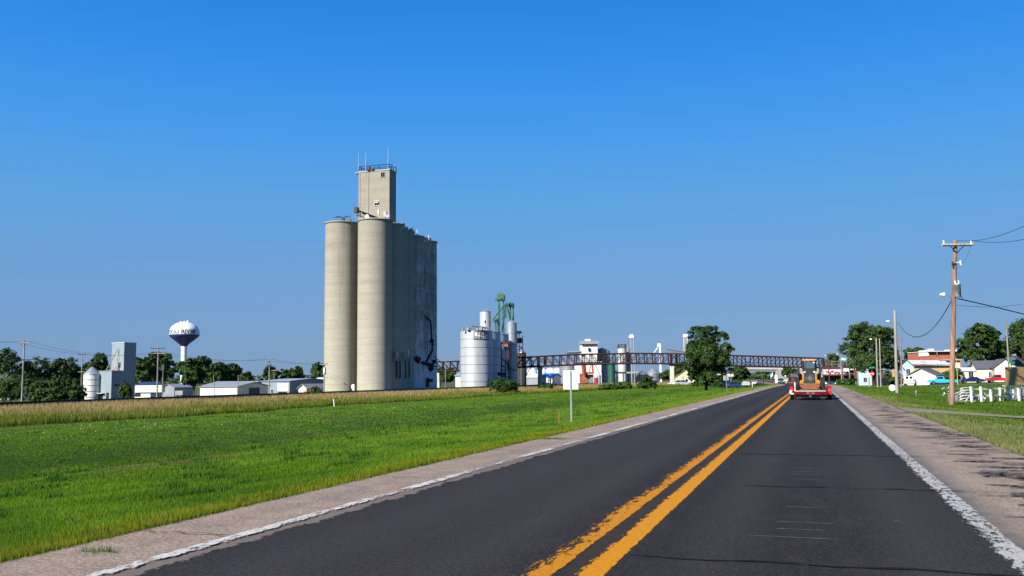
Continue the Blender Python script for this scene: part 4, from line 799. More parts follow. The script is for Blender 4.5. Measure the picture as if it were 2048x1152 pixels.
# ================================================================ BUILDINGS (helper)
def gable(name, label, u0, u1, d, v_eave, v_ridge, L_, wall, roof, rz_=0, zb=None, ridge='y', cat='building', over=.35, wins=(), doors=()):
    """u0..u1 front face width; ridge 'y' = gable faces us, 'x' = long side faces us; L_ depth"""
    x0, y0_ = XY(u0, d); x1, y1_ = XY(u1, d); w_ = math.hypot(x1-x0, y1_-y0_)
    ang = math.atan2(y1_-y0_, x1-x0); w_ = w_/max(.3, math.cos(ang-rz_)); zb = gz(x0, y0_)-.15 if zb is None else zb
    t = T(name, label, cat, (x0, y0_, zb), rz_); he = W(u0, v_eave, d).z-zb; hr = W(u0, v_ridge, d).z-zb
    mb = MB()
    if ridge == 'y':
        mb.prism([(0, 0), (w_, 0), (w_, he), (w_/2, hr), (0, he)], 0, L_); mb.build('wall', wall, t)
        k = (hr-he)/(w_/2)
        for sgn in (0, 1):
            xe = -over if not sgn else w_+over; m2 = MB(); m2.prism([(xe, he-k*over+.03), (w_/2, hr+.03), (w_/2, hr+.15), (xe, he-k*over+.15)], -over, L_+over); m2.build('roof', roof, t)
    else:
        mb.prism([(0, 0), (L_, 0), (L_, he), (L_/2, hr), (0, he)], 0, w_, 'x'); mb.build('wall', wall, t); k = (hr-he)/(L_/2)
        for sgn in (0, 1):
            ye = -over if not sgn else L_+over; m2 = MB(); m2.prism([(ye, he-k*over+.03), (L_/2, hr+.03), (L_/2, hr+.15), (ye, he-k*over+.15)], -over, w_+over, 'x'); m2.build('roof', roof, t)
    for (fx_, zc, ww, hh) in wins: win(t, (fx_*w_, -.003, zc), ww, hh, frame='white_flat')
    for (fx_, ww, hh, dm) in doors: mb = MB(); mb.b(fx_*w_-ww/2, fx_*w_+ww/2, -.06, -.003, .02, hh); mb.build('door', dm, t)
    return t, w_, he, hr
# white long shed behind the tracks
t, w_, he, hr = gable('long_shed', 'long low white shed with a rusty pale roof left of the tractor', 400, 482, 225, 774, 766, 14, 'white_siding', 'grey_roof', ridge='x')
mb = MB(); mb.b(w_+.003, w_+.08, 5, 9.5, .3, he-.3); mb.build('garage_door', 'dark_bin', t)
gable('warehouse', 'grey roofed warehouse behind the long white shed', 405, 500, 300, 772, 764, 16, 'grey_bin', 'grey_roof', ridge='x')
t, w_, he, hr = gable('steel_barn', 'pale blue steel barn with a white sliding door behind the tracks', 523, 584, 240, 763, 758.5, 22, 'blue_siding', 'blue_metal', ridge='x', wins=((.38, 1.6, .8, 1.0),))
mb = MB(); mb.b(w_*.58, w_*.96, -.1, -.003, 1.6, he-.5); mb.build('sliding_door', 'white_flat', t); mb = MB(); mb.b(w_*.60, w_*.90, -.06, -.003, .1, 1.4); mb.build('door', 'window_dark', t)
t, w_, he, hr = gable('lean_to', 'small white gabled shed with a grey roof right of the steel barn', 597, 614, 215, 776, 769, 12, 'white_siding', 'grey_roof', ridge='y')
gable('distant_shed', 'cream roofed building peeking above the small grey roof by the elevator', 622, 645, 300, 763, 756, 10, 'yellow_siding', 'white_roof', ridge='x')
gable('blue_roof_shed', 'shed with a dark blue roof behind the white trailer', 268, 306, 300, 772, 765, 9, 'white_siding', 'navy_roof', ridge='x')
gable('curved_shed', 'pale gabled shed between the white trailer and the round tree', 324, 352, 280, 775, 769, 9, 'grey_bin', 'grey_roof', ridge='y')
gable('cream_shed', 'cream shed with a grey roof standing left of the front silver bin', 911, 922, 282, 752, 746, 7, 'white_siding', 'grey_roof', ridge='x')
# blue elevator building
EB2 = Vector((*XY(222, 215), -3.0)); t = T('feed_mill', 'pale blue steel feed mill with a tall tower and a lower block', 'feed mill', EB2, R(-18))
rot = Matrix.Rotation(R(18), 3, 'Z')
def lq(u, v, d): return rot @ (W(u, v, d)-EB2)
low = lq(222, 742, 215).z; top = lq(245, 684, 215).z
# front corner at u=222: long dark side to the right (+X local), lit side to the left is the -Y end
mb = MB(); WX = 6.2; WY = 4.6
def size_until(u, dirv):  # length along dirv (local) until column u
    a, b = 0, 60
    for _ in range(40):
        m_ = (a+b)/2; p = EB2+rot.inverted() @ Vector(dirv)*m_; dd = p-Vector((0, 0, EYE)); uu = 1024+FPX*dd.dot(CR)/dd.dot(CF)
        if (uu < u) == (u > 222): a = m_
        else: b = m_
    return (a+b)/2
LR = size_until(269, (0, 1, 0)); LL = size_until(195, (-1, 0, 0))
mb.b(-LL, 0, 0, LR, 0, low); mb.build('lower_block', 'blue_siding', t)
LT0 = size_until(245, (0, 1, 0)); mb = MB(); LTL = 5.4
pc = lq(245, 700, 215+2); cy_ = LT0; mb.b(-LTL+.02, .02, cy_, LR+.02, low-2, top); mb.build('tower', 'blue_siding', t)
mb = MB(); mb.b(-LTL-.1, .12, cy_-.1, LR+.12, top, top+.12); mb.build('tower_roof', 'white_roof', t)
mb = MB(); mb.b(-LL-.1, .12, -.1, cy_-.15, low, low+.12); mb.build('roof', 'grey_roof', t)
mb = MB(); mb.b(-LTL*.35, -LTL*.25, cy_-.05, cy_-.003, low+.9, low+2.1); mb.build('tower_window', 'window_dark', t)
mb = MB()
for k in range(6): mb.bar((-1.5-k*.35, cy_-.5-k*.2, low+.1), (-2.6+k*.1, cy_-.3, low+2.4-.2*k), .14)
mb.bar((-LL*.75, 1, low), (-2.2, cy_-.3, low+5.5), .16); mb.bar((-2.2, cy_-.3, low+5.5), (-2.2, cy_-.3, low), .1); mb.build('spout', 'wood_pale', t)
mb = MB(); mb.b(-LL*.35, -LL*.15, -.06, -.003, .2, 2.2); mb.b(-LL*.95, -LL*.6, -.06, -.003, .2, 1.8); mb.build('door', 'window_dark', t)
mb = MB(); mb.b(-LL-.6, -LL*.45, -.9, -.07, 2.0, 2.1); mb.build('awning', 'white_flat', t)
mb = MB(); mb.prism([(LR*.12+k_, z_) for k_, z_ in ((0, low*.50), (1.5, low*.50), (1.5, low*.58), (0, low*.58))], .003, .05, 'x'); mb.build('wall_lettering', 'brown_wall', t)
ringbin('hopper_bin', 'white cone roofed bin beside the blue feed mill', 'grain bin', 167, 199, 748, 218, 'white_siding', 5, cone=734)
# semi trailer
def semitrailer(label, u0, u1, d, v0, v1):
    x, y = XY(u0, d); zb = gz(x, y)-.4; x1, y1 = XY(u1, d); L_ = math.hypot(x1-x, y1-y); t = T('semi_trailer', label, 'trailer', (x, y, zb), math.atan2(y1-y, x1-x)); z1 = W(u0, v0, d).z-zb; z0 = W(u0, v1, d).z-zb
    mb = MB(); mb.b(0, L_, 0, 2.5, z0, z1); mb.build('box', 'white_gloss', t); mb = MB(); mb.b(.3, L_-.3, .4, 2.1, z0-.35, z0-.02); mb.build('chassis', 'black_steel', t)
    for k in (.06, .16, .84, .93): mb = MB(); c = L_*k; mb.tube([(c, .02, z0-.75), (c, .35, z0-.75)], .5, 14); mb.build('wheel', 'black_rubber', t)
    mb = MB(); mb.b(-2.6, -.4, .2, 2.3, z0-.3, z1-1.0); mb.build('cab', 'white_gloss', t); mb = MB(); mb.b(-2.63, -1.9, .17, 2.33, z1-2.2, z1-1.5); mb.build('windscreen', 'window_dark', t); return t
semitrailer('white box semi trailer parked between the feed mill and the pale shed', 269, 323, 250, 771, 785)
# water tower
WTB = Vector((*XY(366, 420), -1.5)); t = T('water_tower', 'white and navy water tower lettered WOOD RIVER on a slim white stem', 'water tower', WTB)
k = 420/FPX; c0 = W(366, 668, 420)-WTB; Rt = 29.6*k; zq = lambda v: (W(366, v, 420)-WTB).z
zm = zq(669)
def prof_r(v): # silhouette half-width in photo pixels at row v
    return lerp([(642.5, 0), (643.2, 7), (645, 13.5), (648, 19), (652, 24), (657, 27.6), (662, 29.2), (667, 29.7), (670, 29.2), (673, 27.5), (677, 23), (681, 18), (685, 13), (688, 9.5), (691, 6.4), (693, 6)], v)
mb = MB(); mb.lathe([(prof_r(v)*k, zq(v)) for v in np.linspace(642.5, 669, 22)], 48, (0, 0)); mb.build('tank_top', 'white_gloss', t)
mb = MB(); mb.lathe([(prof_r(v)*k+.001, zq(v)) for v in np.linspace(669, 692.5, 18)], 48, (0, 0)); mb.build('tank_bowl', 'navy_gloss', t)
mb = MB(); mb.lathe([(6*k, zq(692)), (5.6*k, zq(700)), (5.6*k, 3), (8*k, 0)], 24, (0, 0)); mb.build('stem', 'white_gloss', t)
mb = MB(); mb.lathe([(2.2*k, zq(643.5)), (2.2*k, zq(641.6)), (.5*k, zq(641.2))], 12, (0, 0)); mb.box((1.9, 0, zq(643)), (.9, .9, 1)); mb.box((-2, 0, zq(643.5)), (.7, .7, .9)); mb.build('roof_vent', 'white_gloss', t)
vd2 = Vector((WTB.x, WTB.y)).normalized(); sd2 = Vector((vd2.y, -vd2.x)); me = text_mesh('WOOD RIVER', 2.6, 'letter_grey', .03, .03)
xr = max(v.co.x for v in me.vertices); xl = min(v.co.x for v in me.vertices)
for v in me.vertices:   # right end at column 388, left end wraps round to about column 338
    a0, a1 = math.asin((388-366)/29.5), math.asin((336.8-366)/29.5)-.32; a = a1+(a0-a1)*(v.co.x-xl)/(xr-xl); z = v.co.y*.98+zq(667.4); vv = 669-(z-zm)/k; r_ = prof_r(vv)*k+.06+v.co.z
    p = sd2*math.sin(a)*r_-vd2*math.cos(a)*r_; v.co = (p.x, p.y, z)
put('lettering', me, t)

# ================================================================ TRACKSIDE POLES AND WIRES
def pole(label, u, d, vb, vt, mt='pole_grey', r=.15, arms=(), lamp=None, group='utility poles', zb=None, lean=0, name='utility_pole', cat='utility pole', extra=None, ins='black_steel'):
    x, y = XY(u, d); zb = gz(x, y) if zb is None else zb; B = Vector((x, y, zb)); t = T(name, label, cat, B, 0, group); h = W(u, vt, d).z-zb; pt_ = W(u+lean, vt, d)-B if lean else Vector((0, 0, h)); top = Vector((pt_.x, pt_.y, h))
    mb = MB(); mb.tube([(0, 0, -.3), top*.5, top], r, 10, r*.72); mb.build('pole', mt, t); ends = []
    for (va, hl, hr_, am) in arms:   # crossarm row, left and right pixel half lengths
        za = W(u, va, d).z-zb; f = za/h; c = Vector((top.x*f, top.y*f, za)); dr = Vector((math.cos(YAW), math.sin(YAW), 0)); off = Vector((math.sin(YAW), -math.cos(YAW), 0))*(r+.08)
        a = c-dr*hl*d/FPX+off; b = c+dr*hr_*d/FPX+off; mb = MB(); mb.bar(a, b, .12 if am != 'thin' else .08); arm = mb.build('crossarm', 'wood_pale' if am != 'thin' else 'black_steel', t)
        ml = hl*d/FPX*.5; mr = hr_*d/FPX*.5
        if am != 'thin':
            for s_, q in ((-1, ml), (1, mr)): mb = MB(); mb.bar(c+dr*s_*q+off*.9, c+off*.6-Vector((0, 0, min(q, .75))), .04); mb.build('brace', 'black_steel', t)
        for f_ in (.06, .94): p = a.lerp(b, f_); mb = MB(); mb.tube([p, p+Vector((0, 0, .28))], .05, 6); mb.build('insulator', ins, arm)
        ends += [B+a.lerp(b, .06)+Vector((0, 0, .28)), B+a.lerp(b, .94)+Vector((0, 0, .28))]
    if lamp:
        va, hl = lamp; za = W(u, va, d).z-zb; f = za/h; c = Vector((top.x*f, top.y*f, za)); dr = Vector((math.cos(YAW), math.sin(YAW), 0))*(hl*d/FPX); sg_ = -1 if hl < 0 else 1
        mb = MB(); mb.tube([c+Vector((0, 0, -.35)), c+dr*.4+Vector((0, 0, -.05)), c+dr*.75], .035, 6); la = mb.build('lamp_arm', 'galv_post', t)
        mb = MB(); e = c+dr*.98; mb.tube([c+dr*.7, e+Vector((0, 0, .01))], .13, 8, .07); mb.build('lamp_head', 'lamp_white', la)
    return t, ends, B, h
def wire(label, a, b, sag, r=.02, group='overhead wires', n=14):
    a, b = Vector(a), Vector(b); B = a.copy(); pts = [a.lerp(b, k/n)-Vector((0, 0, sag*4*(k/n)*(1-k/n)))-B for k in range(n+1)]
    mb = MB(); mb.tube(pts, r, 4); o = mb.build('wire', 'wire'); o.location = B; return tag(o, label, 'wire', group)
_, e1, B1, _ = pole('grey track pole with a bold pale crossarm near the left edge', 44, 190, 802, 680, r=.2, arms=((686, 15, 16, 'wood'), (719, 24, 28, 'thin')), zb=None)
_, e2, B2, _ = pole('tall grey track pole with two crossarms left of the water tower', 314, 196, 793, 692, r=.18, arms=((696.5, 14, 14, 'thin'), (707, 13, 15, 'wood')), zb=None)
_, e3, B3, _ = pole('grey track pole in front of the steel barn', 538, 204, 786, 718, r=.17, arms=((721, 10, 10, 'wood'), (731, 4, 5, 'thin')), zb=None)
_, e4, B4, _ = pole('pole with a pale transformer standing just left of the concrete silo', 648, 192, 784, 727, r=.14, arms=((729, 9, 7, 'wood'),), zb=None)
mb = MB(); q = W(649, 741, 191.5); mb.lathe([(.33, q.z-.9), (.33, q.z+.6), (.1, q.z+.75)], 12, (q.x, q.y)); o = mb.build('transformer', 'galv_post', _ if False else bpy.data.objects['utility_pole.003']); o.matrix_parent_inverse = Matrix.Translation(-B4)
_, e5, B5, _ = pole('small pole standing between the dark shrubs and the white bin', 162, 235, 780, 706, r=.15, arms=((709, 8, 8, 'thin'), (744, 7, 7, 'wood')), zb=None)
pole('short bare pole between the two crossarm poles left of the tower', 325, 240, 790, 729, r=.12, zb=None); pole('short grey pole in front of the long white shed', 430, 200, 791, 750, r=.1, zb=-1.5, lean=-3)
pole('pole carrying small transformers beside the long white shed', 476, 215, 786, 750, r=.12, arms=((754, 4, 5, 'thin'),), zb=None)
pole('pole with three small transformers behind the steel barn', 548, 260, 770, 739, r=.13, arms=((741, 6, 6, 'wood'),), zb=None)
pole('thin grey pole between the elevator and the silver bins', 891, 250, 768, 722, r=.12, zb=None); pole('slim dark pole rising beside the front silver bin', 920, 300, 745, 708, r=.1, zb=None)
far_l = W(-60, 680, 175)
wire('overhead wire running out of the left edge from the first track pole', e1[0], far_l, .3); wire('second wire leaving the left edge beside the first track pole', e1[1], far_l+Vector((0, 1, .4)), .3)
for k in (0, 1): wire(('left', 'right')[k]+' side wire sagging between the first track pole and the tower pole', e1[k], e2[2+k], 1.6, .022)
for k in (0, 1): wire(('left', 'right')[k]+' side wire between the tower pole and the barn pole', e2[2+k], e3[k], .9)
for k in (0, 1): wire(('upper', 'lower')[k]+' wire between the barn pole and the pole beside the silo', e3[k], e4[k], .5)

# ================================================================ TRUSS BRIDGE
BY = 290.
def bt(u):  # point on the bridge line (Y = BY) for a column
    a = math.tan(math.atan((u-1024)/FPX)); kx = -math.sin(YAW)+a*math.cos(YAW); ky = math.cos(YAW)+a*math.sin(YAW); return kx/ky*BY
x0, x1 = bt(872), bt(1643); zt_of = [(bt(u), 0) for u in (0,)]
def zrow(u, v): X_ = bt(u); p = Vector((X_, BY, 0)); d = (p-Vector((0, 0, EYE))).dot(CF); return W(u, v, d).z
TOP = [(bt(u), zrow(u, v)) for u, v in ((860, 724), (900, 723), (1050, 714), (1154, 708.5), (1260, 706.5), (1340, 707), (1450, 710.5), (1550, 713.5), (1643, 716.5))]
BOT = [(bt(u), zrow(u, v)) for u, v in ((860, 742), (900, 742), (1050, 733.5), (1154, 729), (1260, 726.5), (1340, 727.5), (1450, 731), (1550, 733.5), (1643, 735.5))]
br = T('truss_bridge', 'long dark rusty steel truss footbridge crossing the road and the railway', 'bridge', (x1, BY, -.9)); bz = -.9
def pz(P_, x): return lerp(P_, x)-bz
piers = [bt(872), bt(1076), bt(1340), x1]
def member(nm, a, b, wd, mt='weathering_steel', par=None): mb = MB(); mb.bar(a, b, wd); return mb.build(nm, mt, par or br)
for side_y in (0, 2.6):
    for (xa, xb) in zip(piers, piers[1:]):
        n = max(2, round((xb-xa)/2.55)); xs = [xa+(xb-xa)*k/n for k in range(n+1)]; xs = [min(x1, q+(xb-xa)/n*.5) for q in xs] if side_y else xs
        mt_, mb_ = MB(), MB()
        for a, b in zip(xs, xs[1:]): mt_.bar((a-x1, side_y, pz(TOP, a)), (b-x1, side_y, pz(TOP, b)), .3); mb_.bar((a-x1, side_y, pz(BOT, a)), (b-x1, side_y, pz(BOT, b)), .38)
        mt_.build('top_chord', 'weathering_steel', br); mb_.build('bottom_chord', 'weathering_steel', br)
        for k, a in enumerate(xs):
            if k < n or xb == x1: member('vertical', (a-x1, side_y, pz(BOT, a)), (a-x1, side_y, pz(TOP, a)), .26 if 0 < k < n else .6)
            if k < n:
                b = xs[k+1]; p, q = ((a, TOP), (b, BOT)) if k < n/2 else ((a, BOT), (b, TOP)); member('diagonal', (p[0]-x1, side_y, pz(p[1], p[0])), (q[0]-x1, side_y, pz(q[1], q[0])), .17)
    if side_y == 0:
        for f_ in (.35, .62):
            mb = MB(); xs = np.linspace(x0, x1, 60)
            for a, b in zip(xs, xs[1:]): mb.bar((a-x1, .15, pz(BOT, a)*(1-f_)+pz(TOP, a)*f_), (b-x1, .15, pz(BOT, b)*(1-f_)+pz(TOP, b)*f_), .06)
            mb.build('handrail', 'weathering_steel', br)
mb = MB(); xs = np.linspace(x0, x1, 60)
for a, b in zip(xs, xs[1:]): mb.quad((a-x1, 0, pz(BOT, a)+.1), (b-x1, 0, pz(BOT, b)+.1), (b-x1, 2.6, pz(BOT, b)+.1), (a-x1, 2.6, pz(BOT, a)+.1)); mb.quad((a-x1, 0, pz(BOT, a)-.1), (b-x1, 0, pz(BOT, b)-.1), (b-x1, 2.6, pz(BOT, b)-.1), (a-x1, 2.6, pz(BOT, a)-.1))
mb.build('deck', 'bridge_deck', br)
for xp in piers[:3]:
    h = pz(BOT, xp)-.25; mb = MB(); mb.prism([(-.75, -.6), (.75, -.6), (.62, h*.84), (.8, h*.9), (.8, h), (-.8, h), (-.8, h*.9), (-.62, h*.84)], .7, 1.9); o = mb.build('pier', 'pier_concrete', br, loc=(xp-x1, 0, 0))
# ramp with pale railings right of the bridge
rp = T('access_ramp', 'grey concrete ramp with pale railings joining the right end of the bridge', 'ramp', (x1, BY, -.9)); xr = XY(1716, 300)[0]
mb = MB(); zr = pz(BOT, x1); L_ = 17; mb.prism([(0.3, zr-.35), (L_, zr-.8), (L_, zr-.35), (0.3, zr+.1)], 0, 2.6); mb.build('ramp_deck', 'pale_concrete', rp)
railing(rp, [(.3, -.02, zr+.1), (L_, -.02, zr-.35)], 1.9, 'galv_post', 8, .05); railing(rp, [(.3, 2.6, zr+.1), (L_, 2.6, zr-.35)], 1.9, 'galv_post', 8, .05)
for k in (.4, 8, 16): mb = MB(); mb.b(k, k+.5, .8, 1.6, 0, zr-.5); mb.build('ramp_post', 'maroon', rp)
# overpass far away
ob = Vector((*XY(1500, 620), -1)); t = T('road_overpass', 'far concrete highway overpass crossing behind the truss bridge', 'overpass', ob)
def q6(u, v): return W(u, v, 620)-ob
a, b = q6(1490, 736), q6(1640, 737.5); mb = MB(); an = math.atan2(b.y-a.y, b.x-a.x)
def slab(v0, v1, ua, ub, nm, mt, dy=0, th=8):
    mb = MB(); p = [q6(ua, v1), q6(ub, v1+1), q6(ub, v0+1), q6(ua, v0)]; n_ = Vector((math.sin(-YAW), math.cos(YAW), 0)); vs = [x_+n_*dy for x_ in p]+[x_+n_*(dy+th) for x_ in p]
    mb.add(vs, [(0, 1, 2, 3), (7, 6, 5, 4), (0, 4, 5, 1), (1, 5, 6, 2), (2, 6, 7, 3), (3, 7, 4, 0)]); return mb.build(nm, mt, t)
slab(735, 738.6, 1478, 1660, 'parapet', 'pale_concrete'); slab(738.8, 742, 1494, 1556, 'girder', 'grey_concrete', .8, 6.5); slab(738.8, 758, 1552, 1556, 'bridge_support', 'grey_concrete', .5, 7)
mb = MB(); p = [q6(1556, 758), q6(1690, 758), q6(1690, 739), q6(1556, 739)]; mb.add(p+[x_+Vector((3, 9, 0)) for x_ in p], [(0, 1, 2, 3), (7, 6, 5, 4), (0, 4, 5, 1), (1, 5, 6, 2), (2, 6, 7, 3), (3, 7, 4, 0)]); mb.build('abutment', 'grey_concrete', t)

# ================================================================ INDUSTRIAL BACKGROUND BEYOND THE TRUSS
we = Vector((*XY(1153, 345), -1.1)); t = T('white_mill', 'whitewashed mill building with a capped tower behind the truss', 'mill building', we)
def blk(parent, B, u0, u1, v0, v1, d, L_, mt, nm, dd=0):
    a, b = W(u0, v1, d)-B, W(u1, v0, d)-B; n_ = Vector((-math.sin(YAW), math.cos(YAW), 0)); r_ = Vector((math.cos(YAW), math.sin(YAW), 0)); w_ = (b-a).dot(r_)
    p = [a, a+r_*w_, a+r_*w_+n_*L_, a+n_*L_]; h = b.z-a.z; a_z = [Vector((q.x, q.y, a.z)) for q in p]; vs = a_z+[q+Vector((0, 0, h)) for q in a_z]
    mb = MB(); mb.add(vs, [(0, 3, 2, 1), (4, 5, 6, 7), (0, 1, 5, 4), (1, 2, 6, 5), (2, 3, 7, 6), (3, 0, 4, 7)]); return mb.build(nm, mt, parent)
blk(t, we, 1153, 1203, 724, 769, 345, 10, 'white_siding', 'lower_block'); blk(t, we, 1163, 1195, 687, 724.2, 345, 9, 'white_siding', 'tower')
blk(t, we, 1161.5, 1197, 681.5, 688, 344.5, 10, 'grey_roof', 'tower_cap'); blk(t, we, 1171, 1181, 678, 681.7, 345, 4, 'white_roof', 'roof_vent'); blk(t, we, 1176.5, 1180.5, 696, 702, 344.9, .3, 'window_dark', 'window')
blk(t, we, 1152, 1204, 722.5, 725, 344.7, 10.6, 'grey_roof', 'roof')
mb = MB(); mb.bar(loc_of(1134, 705, 344, we), loc_of(1163, 704, 344, we), .7); mb.bar(loc_of(1190, 728, 343, we), loc_of(1202, 755, 343, we), .15); mb.build('conveyor', 'grey_bin', t)
ringbin('grain_bin', 'wide grey cone roofed bin behind the truss, left of the white mill', 'grain bin', 1119, 1156, 729, 380, 'grey_bin', 8, cone=718)
ringbin('grain_bin', 'grey bin with a pale pipe on its roof right of the white mill', 'grain bin', 1197, 1215, 698, 352, 'grey_bin', 9, cone=695)
ringbin('grain_bin', 'second slim grey bin partly hidden right of the white mill', 'grain bin', 1205, 1221, 701, 362, 'grey_bin', 9, cone=698)
ringbin('green_tank', 'dark green tank standing right of the white mill', 'tank', 1216, 1231, 727, 340, 'dark_green_steel', 0)
t_, r_, h_ = ringbin('concrete_silo', 'pale concrete silo with a railed top behind the truss', 'silo', 1237, 1254, 697, 420, 'pale_concrete', 0)
railing(t_, [(r_*math.cos(k), r_*math.sin(k), h_) for k in np.linspace(0, math.tau, 9)], 1.9, 'rust_frame', 2, .06)
ringbin('concrete_silo', 'grey silo joined to the railed silo on its right', 'silo', 1253, 1265, 694, 424, 'grey_bin', 0)
tb = Vector((*XY(1262, 410), -1.1)); t = T('bucket_elevator', 'tall grey bucket elevator beside the pale concrete silo', 'bucket elevator', tb)
mb = MB(); q = loc_of(1263, 674, 410, tb); mb.box((q.x-.3, q.y, q.z/2), (.45, .5, q.z)); mb.box((q.x+.9, q.y, q.z/2), (.3, .5, q.z)); mb.build('leg_casing', 'grey_bin', t)
mb = MB(); mb.box((q.x, q.y, q.z+.4), (2.3, 1.2, 1.2), taper=.6); mb.bar((q.x, q.y, q.z), (q.x-2.6, q.y, q.z-3.4), .3); mb.build('head', 'galvanised', t)
for lb_, u, vh, d in (('white bucket elevator with a slanting spout left of the cream pier', 1320, 690, 480),):
    tb = Vector((*XY(u, d), -1.1)); t = T('bucket_elevator', lb_, 'bucket elevator', tb); q = loc_of(u, vh, d, tb); mb = MB(); mb.box((q.x, q.y, q.z/2), (1.0, .8, q.z)); mb.build('leg_casing', 'white_siding', t)
    mb = MB(); mb.box((q.x-.4, q.y, q.z), (2.2, 1.4, 1.7), taper=.7); mb.build('head', 'white_flat', t); mb = MB(); mb.bar(q, loc_of(1308, 706, d, tb), .45); mb.build('spout', 'white_flat', t)
tb = Vector((*XY(1371, 460), -1.1)); t = T('leg_tower', 'cream elevator tower with an overhead conveyor left of the big verge tree', 'tower', tb)
q = loc_of(1371, 672, 460, tb); mb = MB(); 
for dx_ in (-.9, .9): mb.box((q.x+dx_, q.y, q.z/2), (.35, .5, q.z))
for k in range(14): mb.bar((q.x-.9, q.y, q.z-k*1.6), (q.x+.9, q.y, q.z-k*1.6-1.4), .18); mb.bar((q.x-.9, q.y, q.z-k*1.6), (q.x+.9, q.y, q.z-k*1.6), .18)
mb.build('tower_frame', 'yellow_siding', t); mb = MB(); mb.box((q.x, q.y, q.z+.1), (2.4, 1.4, 1.5)); mb.build('head', 'white_flat', t)
mb = MB(); a, b = loc_of(1334, 697.5, 458, tb), loc_of(1370, 704, 458, tb); mb.bar(a, b, .6); mb.bar(a+Vector((0, 0, -.9)), b+Vector((0, 0, -.9)), .2)
for k in range(9): mb.bar(a.lerp(b, k/8), a.lerp(b, k/8)-Vector((0, 0, .9)), .15)
mb.build('conveyor', 'grey_bin', t)
# red dryer
rb_ = Vector((*XY(1175, 315), -1.1)); t = T('grain_dryer', 'red and rust grain dryer in front of the white mill', 'grain dryer', rb_)
blk(t, rb_, 1161, 1176, 747, 766, 315, 3, 'rusty_red', 'drum'); blk(t, rb_, 1173, 1187, 744, 748, 314, 2.5, 'red_machine', 'cross_duct'); blk(t, rb_, 1177, 1187, 749, 766, 315, 2, 'grey_bin', 'burner_box')
mb = MB(); mb.bar(loc_of(1167, 727, 314, rb_), loc_of(1169, 748, 314, rb_), 1.1); mb.build('left_duct', 'rusty_red', t); mb = MB(); mb.bar(loc_of(1185, 727, 314, rb_), loc_of(1186, 747, 314, rb_), .4); mb.bar(loc_of(1183, 728, 314, rb_), loc_of(1178, 744, 314, rb_), .2); mb.build('right_duct', 'red_machine', t)
mb = MB(); q = loc_of(1193, 767, 313, rb_); mb.cyl((q.x, q.y, q.z), .8, 2.0, 14); mb.build('barrel', 'red_gloss', t); mb = MB(); q = loc_of(1198, 768, 313, rb_); mb.cyl((q.x, q.y, q.z), .7, 3.0, 14); mb.build('barrel', 'blue_metal', t)
# tanks, blue roofed office
for i, (u, lb_) in enumerate(((1064, 'leftmost white horizontal tank of the row before the grey bin'), (1084, 'second white horizontal tank of the row'), (1101, 'third white horizontal tank of the row'), (1115, 'rightmost white tank of the row, nearest the grey bin'))):
    tb = Vector((*XY(u, 400), -1.1)); t = T('storage_tank', lb_, 'tank', tb, 0, 'white storage tanks'); q = loc_of(u, 740, 400, tb); w_ = 9*400/FPX; mb = MB()
    mb.lathe([(.02, q.z+1.0), (w_*.6, q.z+.7), (w_, q.z), (w_, q.z-3.2)], 20); mb.disc(w_, q.z-3.2, 20); mb.build('tank', 'white_gloss', t); mb = MB(); mb.tube([(0, 0, q.z+.9), (0, 0, q.z+2.2)], .2, 6); mb.build('valve', 'grey_bin', t)
    mb = MB(); mb.bar((-w_*.7, 0, 0), (-w_*.7, 0, q.z-3), .3); mb.bar((w_*.7, 0, 0), (w_*.7, 0, q.z-3), .3); mb.build('support', 'white_flat', t)
gable('office_building', 'small white building with a bright blue roof behind the truss', 1083, 1107, 330, 754, 747, 10, 'white_siding', 'blue_roof', ridge='x')
gable('grey_shed', 'grey shed with a pale roof right of the dark bins', 1052, 1086, 350, 755, 748, 12, 'grey_bin', 'white_roof', ridge='x')
t = T('flat_canopy', 'long low grey canopy roof below the pale silo', 'canopy', Vector((*XY(1230, 360), -1.1))); CB = Vector(t.location)
blk(t, CB, 1230, 1278, 743.5, 747, 360, 8, 'grey_concrete', 'canopy_roof')
for u in (1233, 1246, 1259, 1274): blk(t, CB, u, u+1.5, 747, 766, 361, .4, 'pale_concrete', 'post')
ringbin('cone_bin', 'left pale bin with a striped cone roof behind the bush', 'grain bin', 1272, 1296, 749, 300, 'galvanised', 3, cone=741)
ringbin('cone_bin', 'right and larger bin with a striped cone roof behind the bush', 'grain bin', 1294, 1318, 747, 310, 'galvanised', 3, cone=737)
gable('yellow_building', 'cream gabled building behind the big verge tree', 1349, 1392, 320, 756, 741, 14, 'yellow_siding', 'grey_roof')
blk_t = T('box_van', 'white box body parked left of the big verge tree', 'box trailer', Vector((*XY(1370, 290), -1.0))); blk(blk_t, Vector(blk_t.location), 1369, 1381, 753, 763.5, 290, 3, 'white_gloss', 'box'); 
mb = MB(); mb.b(.2, 1.8, .3, 2, 0, .35); mb.build('wheel_base', 'black_rubber', blk_t)
st = T('store', 'low white canopied store behind the cars under the bridge', 'store', Vector((*XY(1433, 300), -1.0))); SB = Vector(st.location)
blk(st, SB, 1433, 1467, 748, 753.5, 300, 10, 'white_flat', 'fascia'); blk(st, SB, 1434, 1466, 753.6, 766, 303, 7, 'yellow_siding', 'wall'); blk(st, SB, 1437, 1444, 756, 766, 302.6, .3, 'window_dark', 'window'); blk(st, SB, 1449, 1458, 756, 766, 302.6, .3, 'window_dark', 'window')
t = T('store_sign', 'cream store sign with a black logo on a post behind the verge tree', 'sign', Vector((*XY(1462, 285), -1.0))); SB = Vector(t.location)
